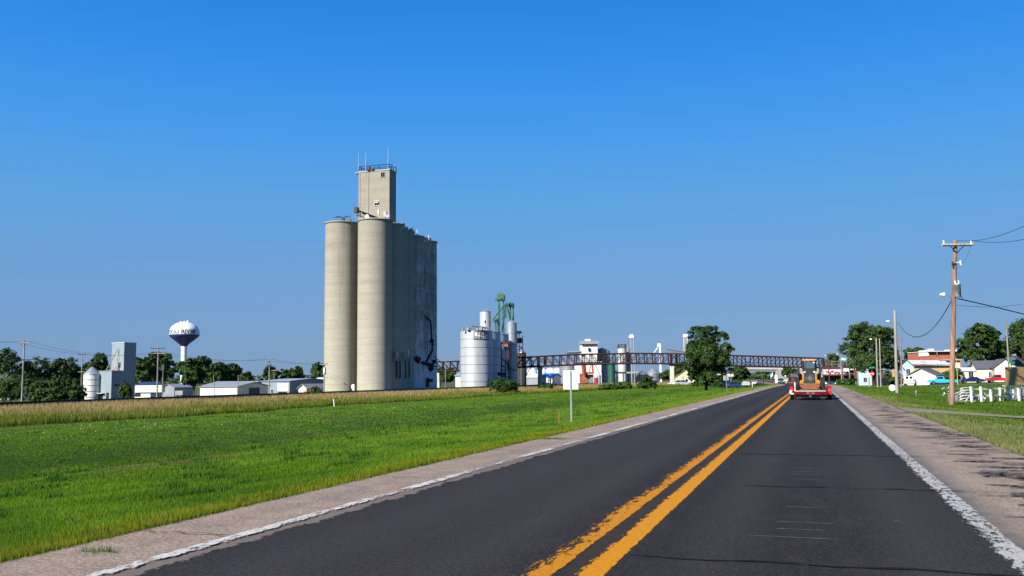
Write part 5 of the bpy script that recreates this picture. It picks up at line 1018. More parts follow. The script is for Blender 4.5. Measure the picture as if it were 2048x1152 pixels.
blk(t, SB, 1456, 1468, 735, 742.6, 285, .4, 'yellow_siding', 'board'); blk(t, SB, 1461.4, 1462.6, 742.6, 766, 285, .2, 'galv_post', 'post'); mb = MB()
for a, b in (((1457.5, 739.5), (1460.5, 736.5)), ((1460.5, 737.5), (1463, 740)), ((1462, 738.5), (1466, 739))): mb.bar(loc_of(*a, 284.8, SB), loc_of(*b, 284.8, SB), .22)
mb.build('logo', 'letter_dark', t)
# bench-like concrete blocks, posts
t = T('concrete_block', 'low pale concrete block on the grass under the bridge', 'concrete block', Vector((*XY(1485, 210), gz(*XY(1485, 210))))); SB = Vector(t.location); blk(t, SB, 1485, 1500, 765.5, 770.5, 210, .8, 'pale_concrete', 'slab'); blk(t, SB, 1486, 1499, 763.8, 765.6, 210.2, .6, 'pale_concrete', 'cap')
for u, v0, v1, mt, lb_ in ((1527.5, 751, 768, 'black_steel', 'thin black marker post on the left verge near the road'), (1505, 763, 767, 'white_flat', 'short white post on the left verge under the bridge')):
    B = Vector((*XY(u, 190), gz(*XY(u, 190)))); t = T('marker_post', lb_, 'post', B); mb = MB(); mb.tube([(0, 0, -.2), (0, 0, W(u, v0, 190).z-B.z)], .07, 8); mb.build('post', mt, t); mb = MB(); mb.disc(.1, W(u, v0, 190).z-B.z, 8); mb.build('cap', mt, t)
for u, v0, v1, lb_, uw in ((1553, 750, 768, 'tall white roadwork panel where the road bends under the bridge', 4.5), (1572, 759, 762, 'long low white barrier far down the road', 8)):
    B = Vector((*XY(u, 335), -1.5)); t = T('road_barrier', lb_, 'barrier', B); blk(t, B, u-uw/2, u+uw/2, v0, v1, 335, .4, 'white_gloss', 'panel'); blk(t, B, u-1, u+1, v1-1, 768, 335.1, .3, 'white_flat', 'stand')
B = Vector((*XY(1577, 300), -1.2)); t = T('warning_sign', 'small white square sign beside the road bend', 'sign', B); blk(t, B, 1569.5, 1572, 750.5, 754, 300, .1, 'white_gloss', 'plate'); blk(t, B, 1570.4, 1571, 754, 766, 300.1, .1, 'galv_post', 'post')

# ================================================================ VEHICLES
def vehicle(name, label, cat, loc, rz_, paint_, kind='sedan', L_=4.7, wd=1.8, group=None, lights=True):
    t = T(name, label, cat, loc, rz_, group); hl = L_/2   # faces local +X
    if kind == 'pickup': body = [(-hl, .45), (-hl+.05, 1.05), (-.25, 1.07), (-.2, 1.08), (hl*.42, 1.1), (hl-.1, 1.0), (hl, .8), (hl, .45)]; cab = [(-.35, 1.06), (-.25, 1.72), (.75, 1.72), (1.25, 1.08)]; wr = .38
    elif kind == 'van': body = [(-hl, .45), (-hl, 1.15), (hl*.75, 1.1), (hl-.05, .95), (hl, .45)]; cab = [(-hl+.02, 1.12), (-hl+.1, 1.95), (hl*.25, 1.95), (hl*.68, 1.08)]; wr = .36
    elif kind == 'suv': body = [(-hl, .4), (-hl, 1.0), (hl*.45, 1.0), (hl-.1, .9), (hl, .4)]; cab = [(-hl+.05, .98), (-hl+.3, 1.65), (hl*.05, 1.65), (hl*.4, .98)]; wr = .36
    else: body = [(-hl, .35), (-hl, .85), (-hl*.7, .95), (hl*.4, .92), (hl-.15, .75), (hl, .6), (hl, .35)]; cab = [(-hl*.68, .93), (-hl*.4, 1.38), (hl*.08, 1.40), (hl*.42, .92)]; wr = .32
    mb = MB(); mb.prism(body, -wd/2, wd/2); mb.build('body', paint_, t)
    mb = MB(); n = len(cab); zb_, zt__ = cab[0][1], cab[1][1]
    vs = [(x, -wd/2+.03+.22*(z-zb_)/(zt__-zb_), z) for x, z in cab]+[(x, wd/2-.03-.22*(z-zb_)/(zt__-zb_), z) for x, z in cab]
    mb.add(vs, [tuple(range(n)), tuple(range(2*n-1, n-1, -1))]+[(i, i+n, (i+1) % n+n, (i+1) % n) for i in range(n)]); mb.build('cab', paint_, t)
    for sgn in (-1, 1):   # side windows follow the leaning cab side
        def sp(x, f): y = (wd/2-.03-.22*f+.015)*sgn; return (x, y, zb_+(zt__-zb_)*f)
        a0 = cab[0][0]+(cab[1][0]-cab[0][0])*.2; a1 = cab[1][0]+.06; b1_ = cab[2][0]-.02; b0_ = cab[3][0]+(cab[2][0]-cab[3][0])*.3; mid = (a1+b1_)/2
        if kind == 'pickup': segs = [((a0+.15, .18), (b0_, .18), (b1_, .86), (a1+.05, .86))]
        else: segs = [((a0+.1, .15), (mid-.04, .15), (mid-.04, .86), (a1, .86)), ((mid+.04, .15), (b0_, .15), (b1_, .86), (mid+.04, .86))]
        for sg__ in segs: mb = MB(); mb.quad(*[sp(*q) for q in sg__]); mb.build('side_window', 'window_dark', t)
    for (p, q, nm) in ((cab[3], cab[2], 'windscreen'), (cab[0], cab[1], 'rear_window')):
        e = .02 if nm == 'windscreen' else -.02; mb = MB(); x0_, x1_ = p[0]+(q[0]-p[0])*.15+e, p[0]+(q[0]-p[0])*.88+e; z0_, z1_ = p[1]+(q[1]-p[1])*.15, p[1]+(q[1]-p[1])*.88
        if kind == 'van' and nm == 'rear_window':
            for s_ in (-1, 1): mb = MB(); mb.quad((x0_, s_*.08, z0_+.15), (x0_, s_*.62, z0_+.15), (x1_, s_*.58, z1_), (x1_, s_*.08, z1_)); mb.build(nm, 'window_dark', t)
        else: mb.quad((x0_, -wd*.40, z0_), (x0_, wd*.40, z0_), (x1_, wd*.36, z1_), (x1_, -wd*.36, z1_)); mb.build(nm, 'window_dark', t)
    wm = MB().tube([(0, -.11, 0), (0, .11, 0)], wr, 16).mesh('tyre', 'black_rubber'); rm = MB().tube([(0, -.125, 0), (0, .125, 0)], wr*.55, 12).mesh('rim', 'chrome')
    for x in (-hl*.62, hl*.64):
        for s_ in (-1, 1): o = put('wheel', wm, t, (x, s_*(wd/2-.08), wr)); put('rim', rm, o)
    for s_ in (-1, 1):
        zb2 = body[1][1]
        mb = MB(); mb.box((-hl-.01, s_*(wd/2-.14), zb2-.17), (.04, .2, .26)); mb.build('tail_light', 'lamp_red', t); mb = MB(); mb.box((hl+.01, s_*(wd/2-.25), .68), (.04, .32, .16)); mb.build('headlight', 'lamp_white', t)
    for x in (-hl-.03, hl+.03): mb = MB(); mb.box((x, 0, .47), (.12, wd*.98, .16)); mb.build('bumper', 'chrome' if kind in ('pickup', 'van') else 'black_plastic', t)
    return t
def car_at(u, d, z=None): x, y = XY(u, d); return (x, y, (gz(x, y) if z is None else z)+.02)
V = vehicle
V('parked_van', 'white van seen from behind beside the cream garage', 'van', car_at(1821, 178), R(80), 'white_gloss', 'van', 4.8, 1.95)
V('pickup_truck', 'bright turquoise pickup parked before the dark hedge', 'pickup truck', car_at(1884, 186), R(184), 'turquoise_paint', 'pickup', 5.4, 1.9)
V('parked_car', 'dark blue sedan parked in front of the cream house', 'car', car_at(1944, 196), R(184), 'dark_blue_paint', 'sedan', 4.7)
V('pickup_truck', 'red pickup partly hidden behind the plywood panel', 'pickup truck', car_at(1999, 190), R(184), 'car_red', 'pickup', 5.2, 1.9)
V('parked_car', 'white and blue hatchback beside the cream pier', 'car', car_at(1352, 262), R(200), 'white_gloss', 'sedan', 4.5, group='cars parked under the bridge')
V('parked_car', 'pale blue station wagon between the pier and the verge tree', 'car', car_at(1368, 255), R(10), 'silver_paint', 'suv', 4.8, group='cars parked under the bridge')
V('parked_car', 'blue car with a pale bumper right of the verge tree', 'car', car_at(1446, 262), R(60), 'blue_paint', 'sedan', 4.6, group='cars parked under the bridge')
V('parked_car', 'blue sedan showing a red tail light behind the small square sign', 'car', car_at(1469, 258), R(40), 'blue_paint', 'suv', 4.7, group='cars parked under the bridge')
V('parked_car', 'black car between the blue sedan and the white car', 'car', car_at(1487, 272), R(30), 'dark_paint', 'sedan', 4.6, group='cars parked under the bridge')
V('parked_car', 'white car at the right end of the parked row', 'car', car_at(1497, 285), R(60), 'white_gloss', 'suv', 4.5, group='cars parked under the bridge')
V('distant_car', 'white car far off beside the bend in the road', 'car', car_at(1513, 330), R(70), 'white_gloss', 'sedan', 4.5)
ox, oy = XY(1562, 330); V('oncoming_pickup', 'dark green pickup driving on the road beyond the loader', 'pickup truck', (ox, oy, rz(oy)+.03), R(-87), 'dark_green_steel', 'pickup', 5.4, 2.0)
V('white_pickup', 'white pickup parked at the foot of the blue feed mill', 'pickup truck', car_at(238, 330), R(25), 'white_gloss', 'pickup', 5.0); V('parked_car', 'white car under the low awning of the blue feed mill', 'car', car_at(213, 330), R(35), 'white_gloss', 'sedan', 4.3)
V('parked_car', 'white car half hidden by the brown building under the mural', 'car', car_at(1657, 262), R(180), 'white_gloss', 'sedan', 4.6)
V('parked_car', 'dark car standing behind the wooden poles by the huge tree', 'car', car_at(1772, 200), R(20), 'dark_paint', 'suv', 4.6)
# tractor, wagon, small yellow loader beyond the track
tr = T('farm_tractor', 'green farm tractor with yellow wheels before the steel barn', 'tractor', car_at(533, 265), R(170)); tr.scale = (.85,)*3
mb = MB(); mb.b(-.2, 1.9, -.35, .35, .9, 1.55); mb.build('hood', 'tractor_green', tr); mb = MB(); mb.b(-1.3, -.1, -.7, .7, .9, 1.5); mb.build('body', 'tractor_green', tr)
mb = MB(); mb.box((-.7, 0, 2.05), (1.2, 1.3, 1.1), taper=.85); mb.build('cab_glass', 'window_dark', tr); mb = MB(); mb.b(-1.4, 0, -.75, .75, 2.6, 2.75); mb.build('cab_roof', 'tractor_green', tr)
for x, r_ in ((-.8, .85), (1.4, .55)):
    for s_ in (-1, 1): m2 = MB(); m2.tube([(x, s_*.72, r_), (x, s_*1.1, r_)], r_, 18); o = m2.build('wheel', 'black_rubber', tr); m2 = MB(); m2.tube([(x, s_*.70, r_), (x, s_*1.13, r_)], r_*.5, 12); m2.build('rim', 'yellow_paint', o)
wg = T('tank_wagon', 'dark boxy wagon parked right of the green tractor', 'wagon', car_at(555, 265), R(15)); wg.scale = (1, 1, .85); mb = MB(); mb.b(-.9, .9, -.6, .6, .5, 1.7); mb.build('box', 'black_steel', wg)
for x in (-.6, .6): m2 = MB(); m2.tube([(x, -.68, .35), (x, .68, .35)], .35, 12); m2.build('wheel', 'black_rubber', wg)
sl = T('small_loader', 'small yellow loader beside the white gabled shed', 'loader', car_at(612, 205)); mb = MB(); mb.b(-.5, .5, -.4, .6, .3, .9); mb.build('body', 'loader_yellow', sl); mb = MB(); mb.b(-.35, .35, -.2, .5, .9, 1.35); mb.build('seat', 'loader_yellow', sl); mb = MB(); mb.b(-.45, .45, -.5, -.42, .1, .5); mb.build('blade', 'loader_yellow', sl)
for x in (-.55, .55): m2 = MB(); m2.tube([(x-.1, .1, .28), (x+.1, .1, .28)], .28, 12); m2.build('wheel', 'black_rubber', sl)
gw = T('grain_wagon', 'grey hopper wagon standing left of the round tree', 'wagon', car_at(362, 240)); mb = MB(); mb.box((0, 0, 1.7), (2.4, 1.8, 1.1)); mb.add([(-1.2, -.9, 1.15), (1.2, -.9, 1.15), (1.2, .9, 1.15), (-1.2, .9, 1.15), (-.3, -.3, .5), (.3, -.3, .5), (.3, .3, .5), (-.3, .3, .5)], [(0, 1, 5, 4), (1, 2, 6, 5), (2, 3, 7, 6), (3, 0, 4, 7), (4, 5, 6, 7)]); mb.build('hopper', 'grey_bin', gw)
for x in (-.9, .9):
    for s_ in (-1, 1): m2 = MB(); m2.tube([(x, s_*.8, .4), (x, s_*1.0, .4)], .4, 12); m2.build('wheel', 'black_rubber', gw)
au = T('grain_auger', 'dark farm implement frames lying between the trailer and the tree', 'farm implement', car_at(345, 240)); mb = MB()
for k in range(6): mb.bar((-2.2+k*.9, 0, .1), (-1.6+k*.9, .4, 1.5-.15*k), .1); mb.bar((-2.2+k*.9, .3, 1.0), (-1.2+k*.9, .1, .5), .1)
mb.build('frame', 'scrap_steel', au); mb = MB(); mb.bar((-2.5, .1, .5), (3.2, .1, .6), .16); mb.build('beam', 'black_steel', au)
gr = T('guard_rail', 'low white pipe rail on the ground under the far left trees', 'rail', car_at(22, 300)); a_ = Vector((*XY(-20, 300), 0)); b_ = Vector((*XY(84, 306), 0)); o_ = Vector((gr.location.x, gr.location.y, 0))
mb = MB(); mb.tube([a_-o_+Vector((0, 0, .45)), b_-o_+Vector((0, 0, .45))], .25, 8); mb.build('rail', 'white_flat', gr)
for k in range(6): q = (a_.lerp(b_, k/5)-o_); mb = MB(); mb.bar(q, q+Vector((0, 0, .45)), .12); mb.build('post', 'white_flat', gr)

# ================================================================ TRAILER AND LOADER
D0 = 56.0; tx, ty = XY(1621.8, D0, 0); tz = rz(ty)+.015
t = T('equipment_trailer', 'red flatbed equipment trailer on the right lane carrying the yellow loader', 'trailer', (tx, ty, tz))
mb = MB(); mb.b(-.98, .98, 0, .1, .34, .52); mb.build('rear_beam', 'red_shaded', t)
mb = MB(); 
for s_ in (-1, 1): mb.b(s_*.95-.06, s_*.95+.06, .1, 6.2, .36, .52)
mb.build('side_rail', 'red_gloss', t)
pk = MB().b(-.07, .07, 0, 6.0, 0, .05).mesh('plank', 'wood_pale')
for k in range(11): put('plank', pk, t, (-.80+k*.16, .08, .535+random.uniform(0, .01)))
mb = MB(); mb.b(-.9, .9, -.02, .08, .523, .56); mb.build('plank_end', 'wood_pale', t)
def arc_fender(x0, x1, yc, zc, r_, L_):
    pts = [(yc-L_/2-r_*math.cos(a), zc+r_*math.sin(a)) for a in np.linspace(0, math.pi/2, 7)]+[(yc+L_/2+r_*math.cos(a), zc+r_*math.sin(a)) for a in np.linspace(math.pi/2, 0, 7)]
    inn = [(y, z-.035 if 0 < i < len(pts)-1 else z) for i, (y, z) in enumerate(pts)]; m = MB(); poly = pts+[(pts[-1][0]-.04, pts[-1][1]-.05)]+[(p[0]*.985+yc*.015, p[1]-.04) for p in reversed(pts[1:-1])]+[(pts[0][0]+.04, pts[0][1]-.05)]
    m.prism(poly, x0, x1, 'x'); return m
for s_ in (-1, 1):
    a, b = sorted((s_*1.02, s_*1.27)); o = arc_fender(a, b, 2.6, .42, .42, .95).build('fender', 'red_gloss', t)
    mb = MB(); mb.b(a, b, 1.62, 1.68, .3, .56); mb.build('fender_flap', 'red_shaded' if s_ < 0 else 'red_gloss', t)
    for yy in (2.12, 3.08):
        mb = MB(); mb.tube([(s_*1.04, yy, .37), (s_*1.26, yy, .37)], .37, 20); o = mb.build('wheel', 'black_rubber', t); mb = MB(); mb.tube([(s_*1.03, yy, .37), (s_*1.27, yy, .37)], .2, 12); mb.build('rim', 'white_gloss', o)
for yy in (2.12, 3.08): mb = MB(); mb.tube([(-1.03, yy, .37), (1.03, yy, .37)], .05, 8); mb.build('axle', 'black_steel', t)
for x in (-.70, .72): mb = MB(); mb.b(x-.13, x+.13, .15, .75, .06, .35); mb.build('under_box', 'black_steel', t)
mb = MB(); mb.b(-1.24, -1.10, -.02, .02, .42, .60); mb.b(-1.2, -1.0, .02, .08, .36, .44); mb.build('licence_plate', 'white_gloss', t)
for x, m_ in ((-.20, 'lamp_white'), (-.10, 'lamp_white'), (.10, 'lamp_white'), (.20, 'lamp_white'), (-.86, 'lamp_red'), (.86, 'lamp_red'), (.0, 'lamp_red')): mb = MB(); mb.box((x, -.015, .43), (.035, .03, .035)); mb.build('marker_light', m_, t)
mb = MB(); mb.bar((-.07, .02, .34), (-.04, .02, .18), .03); mb.bar((.03, .02, .34), (.0, .02, .2), .03); mb.build('safety_chain', 'chrome', t)
mb = MB(); mb.b(-.16, .16, 6.1, 8.0, .4, .5); mb.build('tongue', 'red_gloss', t)
for s_ in (-1, 1): mb = MB(); mb.b(s_*.98-.03, s_*.98+.03, .2, .3, .5, .95); mb.build('ramp_post', 'red_shaded', t)
tk = V('towing_truck', 'white pickup towing the red trailer, showing left of the loader', 'pickup truck', (tx-.05, ty+12.0, tz), R(90), 'silver_paint', 'pickup', 5.6, 2.05)
# loader
ld_ = T('wheel_loader', 'yellow compact wheel loader seen from behind on the red trailer', 'loader', (tx-.03, ty+2.0, tz+.60))
def lb2(nm, x0, x1, y0, y1, z0, z1, m_): mb = MB(); mb.b(x0, x1, y0, y1, z0, z1); return mb.build(nm, m_, ld_)
# z here is above the trailer deck (deck ~ .58 above road)
mb = MB(); n = 8; poly = [(-.62, .36), (-.60, .22), (-.48, .10), (-.3, .05), (.3, .05), (.48, .10), (.60, .22), (.62, .36)]; mb.prism(poly, -.25, .35); mb.build('counterweight', 'loader_orange', ld_)  # shading of the rear bumper is put into this dark orange
mb = MB(); mb.prism([(-.64, .362), (.64, .362), (.60, .50), (.42, .60), (-.42, .60), (-.60, .50)], -.18, .5); mb.build('rear_shell', 'loader_yellow', ld_)
for s_ in (-1, 1): mb = MB(); mb.prism([(s_*.62, .40), (s_*.40, .40), (s_*.34, .62), (s_*.44, .66), (s_*.60, .60)], -.24, -.19); mb.build('tail_corner', 'loader_yellow', ld_)
for s_ in (-1, 1): lb2('frame_post', s_*.39-.055, s_*.39+.055, -.21, .5, .55, 1.07, 'loader_yellow')
lb2('engine_block', -.34, .34, -.10, 1.2, .42, 1.06, 'black_plastic')
gr_ = lb2('radiator_grille', -.33, .33, -.2, -.11, .42, 1.05, 'black_steel')
cz_ = .73
for k in range(10): a = k*math.tau/10; mb = MB(); mb.bar((.05*math.cos(a), -.235, cz_+.05*math.sin(a)), (.27*math.cos(a+.25), -.225, cz_+.27*math.sin(a+.25)), .028); mb.build('fan_blade', 'scrap_steel', gr_)
mb = MB(); mb.tube([(0, -.26, cz_), (0, -.22, cz_)], .065, 12); mb.build('fan_hub', 'chrome', gr_)
for r_ in (.15, .24, .31): mb = MB(); mb.tube([(r_*math.cos(a), -.24, cz_+r_*math.sin(a)) for a in np.linspace(0, math.tau, 25)], .006, 4); mb.build('guard_ring', 'scrap_steel', gr_)
lb2('engine_cover', -.36, .36, -.05, 1.0, 1.06, 1.34, 'black_plastic')
for s_ in (-.28, .29): mb = MB(); mb.tube([(s_, -.09, 1.14), (s_, -.04, 1.14)], .05, 10); mb.build('work_light', 'lamp_white', ld_)
for s_ in (-1, 1):
    mb = MB(); mb.bar((s_*.38, .25, 1.3), (s_*.36, .35, 1.88), .07); mb.build('cab_post', 'black_steel', ld_); mb = MB(); mb.bar((s_*.42, 1.4, 1.2), (s_*.38, 1.3, 1.88), .07); mb.build('cab_post', 'loader_yellow', ld_)
lb2('cab_glass', -.33, .33, .3, .32, 1.36, 1.78, 'glass_tint'); lb2('rear_wiper_bar', -.33, .33, .26, .29, 1.34, 1.38, 'black_steel')
for s_ in (-1, 1): mb = MB(); mb.quad((s_*.38, .35, 1.3), (s_*.41, 1.35, 1.3), (s_*.38, 1.3, 1.82), (s_*.36, .35, 1.82)); mb.build('side_glass', 'window_dark', ld_)
mb = MB(); mb.box((0, .8, 1.92), (.82, 1.15, .10), taper=.94); mb.build('cab_roof', 'loader_yellow', ld_); mb = MB(); mb.bar((-.31, .22, 1.78), (-.24, .22, 1.40), .035); mb.build('exhaust_stack', 'chrome', ld_); mb = MB(); mb.tube([(.30, .2, 1.74), (.30, .26, 1.74)], .045, 10); mb.build('work_light', 'lamp_white', ld_)
# tyres with lugs
lug = MB()
tw_, tr_ = .28, .40
def lug_tyre():
    m = MB(); m.tube([(-tw_/2, 0, 0), (tw_/2, 0, 0)], tr_-.03, 24); return m.mesh('tyre', 'black_rubber')
tm = lug_tyre(); lm = MB().box((0, 0, tr_-.015), (tw_*.46, .085, .05)).mesh('tread_lug', 'black_rubber')
for x in (-.78, .78):
    for yy in (.12, 1.55):
        o = put('wheel', tm, ld_, (x, yy, tr_))
        for k in range(16):
            for s_ in (-1, 1): put('tread_lug', lm, o, (s_*tw_*.26, 0, 0), (k*math.tau/16+(s_*.1), 0, 0))
        mb = MB(); mb.tube([(-tw_/2-.01, 0, 0), (tw_/2+.01, 0, 0)], tr_*.5, 14); mb.build('rim', 'loader_yellow', o)
for s_ in (-1, 1):
    mb = MB(); mb.bar((s_*.62, .1, 1.05), (s_*.60, 1.9, 1.0), .16); mb.bar((s_*.62, .15, 1.05), (s_*.6, .25, .55), .14); mb.bar((s_*.6, 1.9, 1.0), (s_*.6, 2.3, .3), .14); mb.build('lift_arm', 'black_steel', ld_)
    mb = MB(); mb.bar((s_*.38, .6, 1.5), (s_*.66, .5, 1.42), .035); arm_ = mb.build('mirror_arm', 'black_steel', ld_); mb = MB(); mb.box((s_*.68, .5, 1.30), (.18, .06, .38)); mb.build('mirror', 'black_plastic', arm_)
mb = MB(); mb.prism([(1.9, .05), (2.6, .02), (2.75, .1), (2.3, .75), (1.95, .7)], -.85, .85, 'x'); mb.build('bucket', 'black_steel', ld_)
mb = MB(); mb.bar((.66, -.25, .55), (.86, -1.35, -.03), .03); mb.build('tie_down_chain', 'rust_frame', ld_)
wp = T('guide_bar', 'white upright width marker with a red lamp beside the loader tyre', 'marker', (tx-.93, ty+.25, tz+.55)); mb = MB(); mb.bar((0, 0, 0), (.03, 0, .55), .07); mb.build('bar', 'white_gloss', wp); mb = MB(); mb.tube([(.0, -.05, .06), (.0, -.02, .06)], .05, 10); mb.build('lamp', 'lamp_white', wp)

# ================================================================ SIGNS AND MARKERS ON THE VERGE
sx0, sy0 = XY(1143.5, 34.5); sz0 = gz(sx0, sy0)
t = T('road_sign', 'blank back of a pale rectangular road sign on the left verge', 'sign', (sx0, sy0, sz0), R(8)); k = 34.5/FPX; zt = W(1143, 740.5, 34.5).z-sz0; zb = W(1143, 779, 34.5).z-sz0
mb = MB(); mb.b(-15.2*k, 15.2*k, .0, .012, zb, zt); mb.build('plate', 'sign_back', t); mb = MB(); mb.prism([(-.03, -.02), (.03, -.02), (.03, .0), (.012, .0), (.012, -.012), (-.012, -.012), (-.012, .0), (-.03, .0)], -.3, zt-.02, 'z'); o = mb.build('post', 'galv_post', t)
o.location = (0, -.012, 0)
for z in (zb+.12, zt-.15): mb = MB(); mb.tube([(0, -.045, z), (0, -.02, z)], .012, 8); mb.build('bolt', 'chrome', t)
x, y = XY(1454.5, 97); z = gz(x, y); t = T('small_sign', 'small square sign back leaning on the verge near the parked cars', 'sign', (x, y, z), R(5)); k = 97/FPX; zt = W(1452, 751, 97).z-z; zb_ = W(1452, 761, 97).z-z
mb = MB(); mb.b(-6.5*k, 4.5*k, 0, .012, zb_, zt); mb.build('plate', 'galv_post', t); mb = MB(); mb.bar((.05, -.03, -.2), (-.06, -.03, zt), .06); mb.build('post', 'galv_post', t)
for u, d, v0, lb_ in ((1119, 34, 826, 'thin orange marker stake left of the blank road sign'), (1336.5, 70, 796, 'thin orange marker stake farther down the left verge')):
    x, y = XY(u, d); z = gz(x, y); t = T('marker_stake', lb_, 'stake', (x, y, z), 0, 'orange marker stakes'); h = W(u, v0, d).z-z; mb = MB(); mb.tube([(0, 0, -.1), (0, 0, h)], .012, 6); mb.build('stake', 'orange_plastic', t); mb = MB(); mb.b(-.014, .014, -.004, .004, h-.1, h); mb.build('flag', 'orange_plastic', t)
x, y = XY(668.5, 88); z = gz(x, y); t = T('pipeline_marker', 'orange topped white marker post leaning in the tan grass', 'marker post', (x, y, z)); h = W(667, 786, 88).z-z; lean = Vector((-.14, 0, 0)); mb = MB(); mb.tube([(0, 0, 0), lean*.55+Vector((0, 0, h*.55))], .05, 8); mb.build('post', 'white_gloss', t); mb = MB(); mb.tube([lean*.55+Vector((0, 0, h*.55)), lean+Vector((0, 0, h))], .055, 8); mb.build('cap', 'orange_plastic', t)

# ================================================================ RIGHT SIDE
G = 'wooden poles right of the road'
t1, ends1, PB, ph = pole('tall brown wooden utility pole with a transformer near the white fence', 1903.5, 57, 808, 480, 'pole_brown', .17, arms=((491, 30, 32, 'wood'),), lamp=(589, -28), group=G, lean=7, ins='white_flat')
def onp(v): return W(1904+7*(808-v)/328, v, 57)-PB
q = onp(583); off = Vector((math.sin(YAW), -math.cos(YAW), 0)); mb = MB(); c = q+off*.38; z0, z1 = onp(595).z, onp(570).z; mb.lathe([(.19, z0), (.21, z0+.05), (.21, z1-.05), (.23, z1-.04), (.20, z1+.04), (.03, z1+.07)], 18, (c.x, c.y)); mb.disc(.19, z0, 18, (c.x, c.y)); tf = mb.build('transformer', 'galv_post', t1)
for dx_ in (-.09, .1): m2 = MB(); m2.lathe([(.03, z1), (.05, z1+.08), (.03, z1+.12), (.05, z1+.16), (.02, z1+.24)], 8, (c.x+dx_, c.y)); m2.build('bushing', 'white_flat', tf)
m2 = MB(); m2.tube([c+Vector((.16, -.12, z1-c.z-.1)), c+Vector((.08, -.24, -.1)), c+Vector((.12, -.22, z0-c.z+.1)), c+Vector((.25, -.1, z0-c.z-.15))], .018, 5); m2.tube([c+Vector((-.1, -.22, z1-c.z-.2)), c+Vector((.05, -.23, -.2)), c+Vector((.2, -.15, z0-c.z))], .018, 5); m2.build('lead_wire', 'wire', t1)
for s_, nm, v in ((-1, 'cutout', 528), (1, 'arrester', 526)): a = onp(v); r3 = Vector((math.cos(YAW), math.sin(YAW), 0)); mb = MB(); mb.bar(a+off*.15, a+r3*s_*.25+off*.2, .04); mb.tube([a+r3*s_*.27+off*.2+Vector((0, 0, -.16)), a+r3*s_*.24+off*.2+Vector((0, 0, .14))], .05, 8); mb.build(nm, 'black_plastic' if s_ < 0 else 'white_flat', t1)
t2_, _, PB2, _ = pole('grey wooden street lamp pole standing beside the white octagon', 1794.5, 92, 787, 620, 'pole_grey', .17, lamp=(642.5, -18), group=G, lean=-5)
pole('slim pale wooden pole behind the street lamp pole by the huge tree', 1803, 150, 757, 672, 'pole_brown', .12, group=G, lean=-1)
pole('grey lamp pole in front of the huge dark tree', 1755.5, 150, 772, 676, 'pole_grey', .14, lamp=(678.5, -14), group=G, lean=-3)
pole('bare grey pole just right of the lamp pole by the huge tree', 1762, 158, 770, 677, 'pole_grey', .12, group=G, lean=-3)
pole('leaning grey pole rising before the cream house', 2020, 165, 757, 638, 'pole_grey', .16, group=G, lean=-8)
pole('wooden pole with a lamp arm right of the mural building', 1684, 215, 768, 706, 'pole_grey', .14, lamp=(708, -9), group=G); pole('dark pole with a small lamp near the end of the bridge', 1659, 235, 764, 708, 'rust_frame', .15, lamp=(711, -7), group=G)
pole('thin dark pole just right of the mural lamp pole', 1687, 212, 768, 722, 'black_steel', .08, group=G); pole('distant lamp pole with a double arm beside the brick building', 1855, 320, 760, 705, 'galv_post', .1, lamp=(706, -12), group=G)
pole('small wooden pole with crossarm before the brick building', 1877.5, 250, 748, 698, 'pole_grey', .12, arms=((712, 3, 3, 'thin'),), group=G)
pole('yellow pole standing between the hedge and the dark blue sedan', 1916, 175, 768, 722, 'yellow_paint', .06, group=G, name='yellow_post', cat='post')
pole('grey power pole with two short arms behind the pale blue house', 1727, 290, 752, 706, 'pole_grey', .12, arms=((711, 4, 4, 'wood'), (716, 4, 4, 'wood')), group=G); pole('thin pole behind the mural building right of the ramp', 1712, 280, 755, 716, 'pole_grey', .12, group=G)
# wires of the brown pole
r3 = Vector((math.cos(YAW), math.sin(YAW), 0))
wire('upper wire leaving the brown pole crossarm towards the upper right corner', ends1[0]+r3*.9, W(2130, 405, 36), .5, .014); wire('lower wire leaving the tip of the brown pole crossarm to the right', ends1[1], W(2130, 455, 40), .35, .014)
wire('thick cable running right from the transformer of the brown pole', PB+onp(597)+r3*.2, W(2150, 655, 62), -.05, .035); wire('thin grey service wire to the right behind the thick cable', PB+onp(610)+r3*.1, W(2140, 575, 80), .7, .012)
wire('thick sagging cable between the brown pole and the street lamp pole', PB+onp(600)-r3*.15, W(1794.5, 644, 92), 1.9, .03)
wire('thin jumper hanging from the brown pole crossarm', ends1[1]-Vector((0, 0, .2)), PB+onp(526)+r3*.3, .35, .01, n=8)
# white octagon, hydrant marker
x, y = XY(1785.5, 96); z = gz(x, y); t = T('octagon_sign', 'white octagonal sign back standing low beside the lamp pole', 'sign', (x, y, z), R(3)); zc = W(1785.5, 775.5, 96).z-z; r_ = 6.6*96/FPX
pts = [(r_*math.cos(R(22.5+45*k)), zc+r_*math.sin(R(22.5+45*k))) for k in range(8)]; mb = MB(); mb.prism(pts, 0, .02); mb.build('plate', 'white_gloss', t); mb = MB(); mb.bar((0, .05, -.2), (0, .05, zc), .07); mb.build('post', 'galv_post', t)
x, y = XY(1833, 80); z = gz(x, y); t = T('utility_marker', 'short grey utility stub on the grass left of the brown pole', 'post', (x, y, z)); mb = MB(); mb.tube([(0, 0, -.1), (0, 0, .32)], .03, 8); mb.build('post', 'galv_post', t); mb = MB(); mb.box((0, 0, .42), (.12, .08, .2)); mb.build('cap', 'galv_post', t)
x, y = XY(1746, 165); z = gz(x, y); t = T('stop_sign', 'red stop sign with a green street name blade above it', 'stop sign', (x, y, z), R(-25)); k = 165/FPX; zc = W(1743, 747.5, 165).z-z; r_ = .42
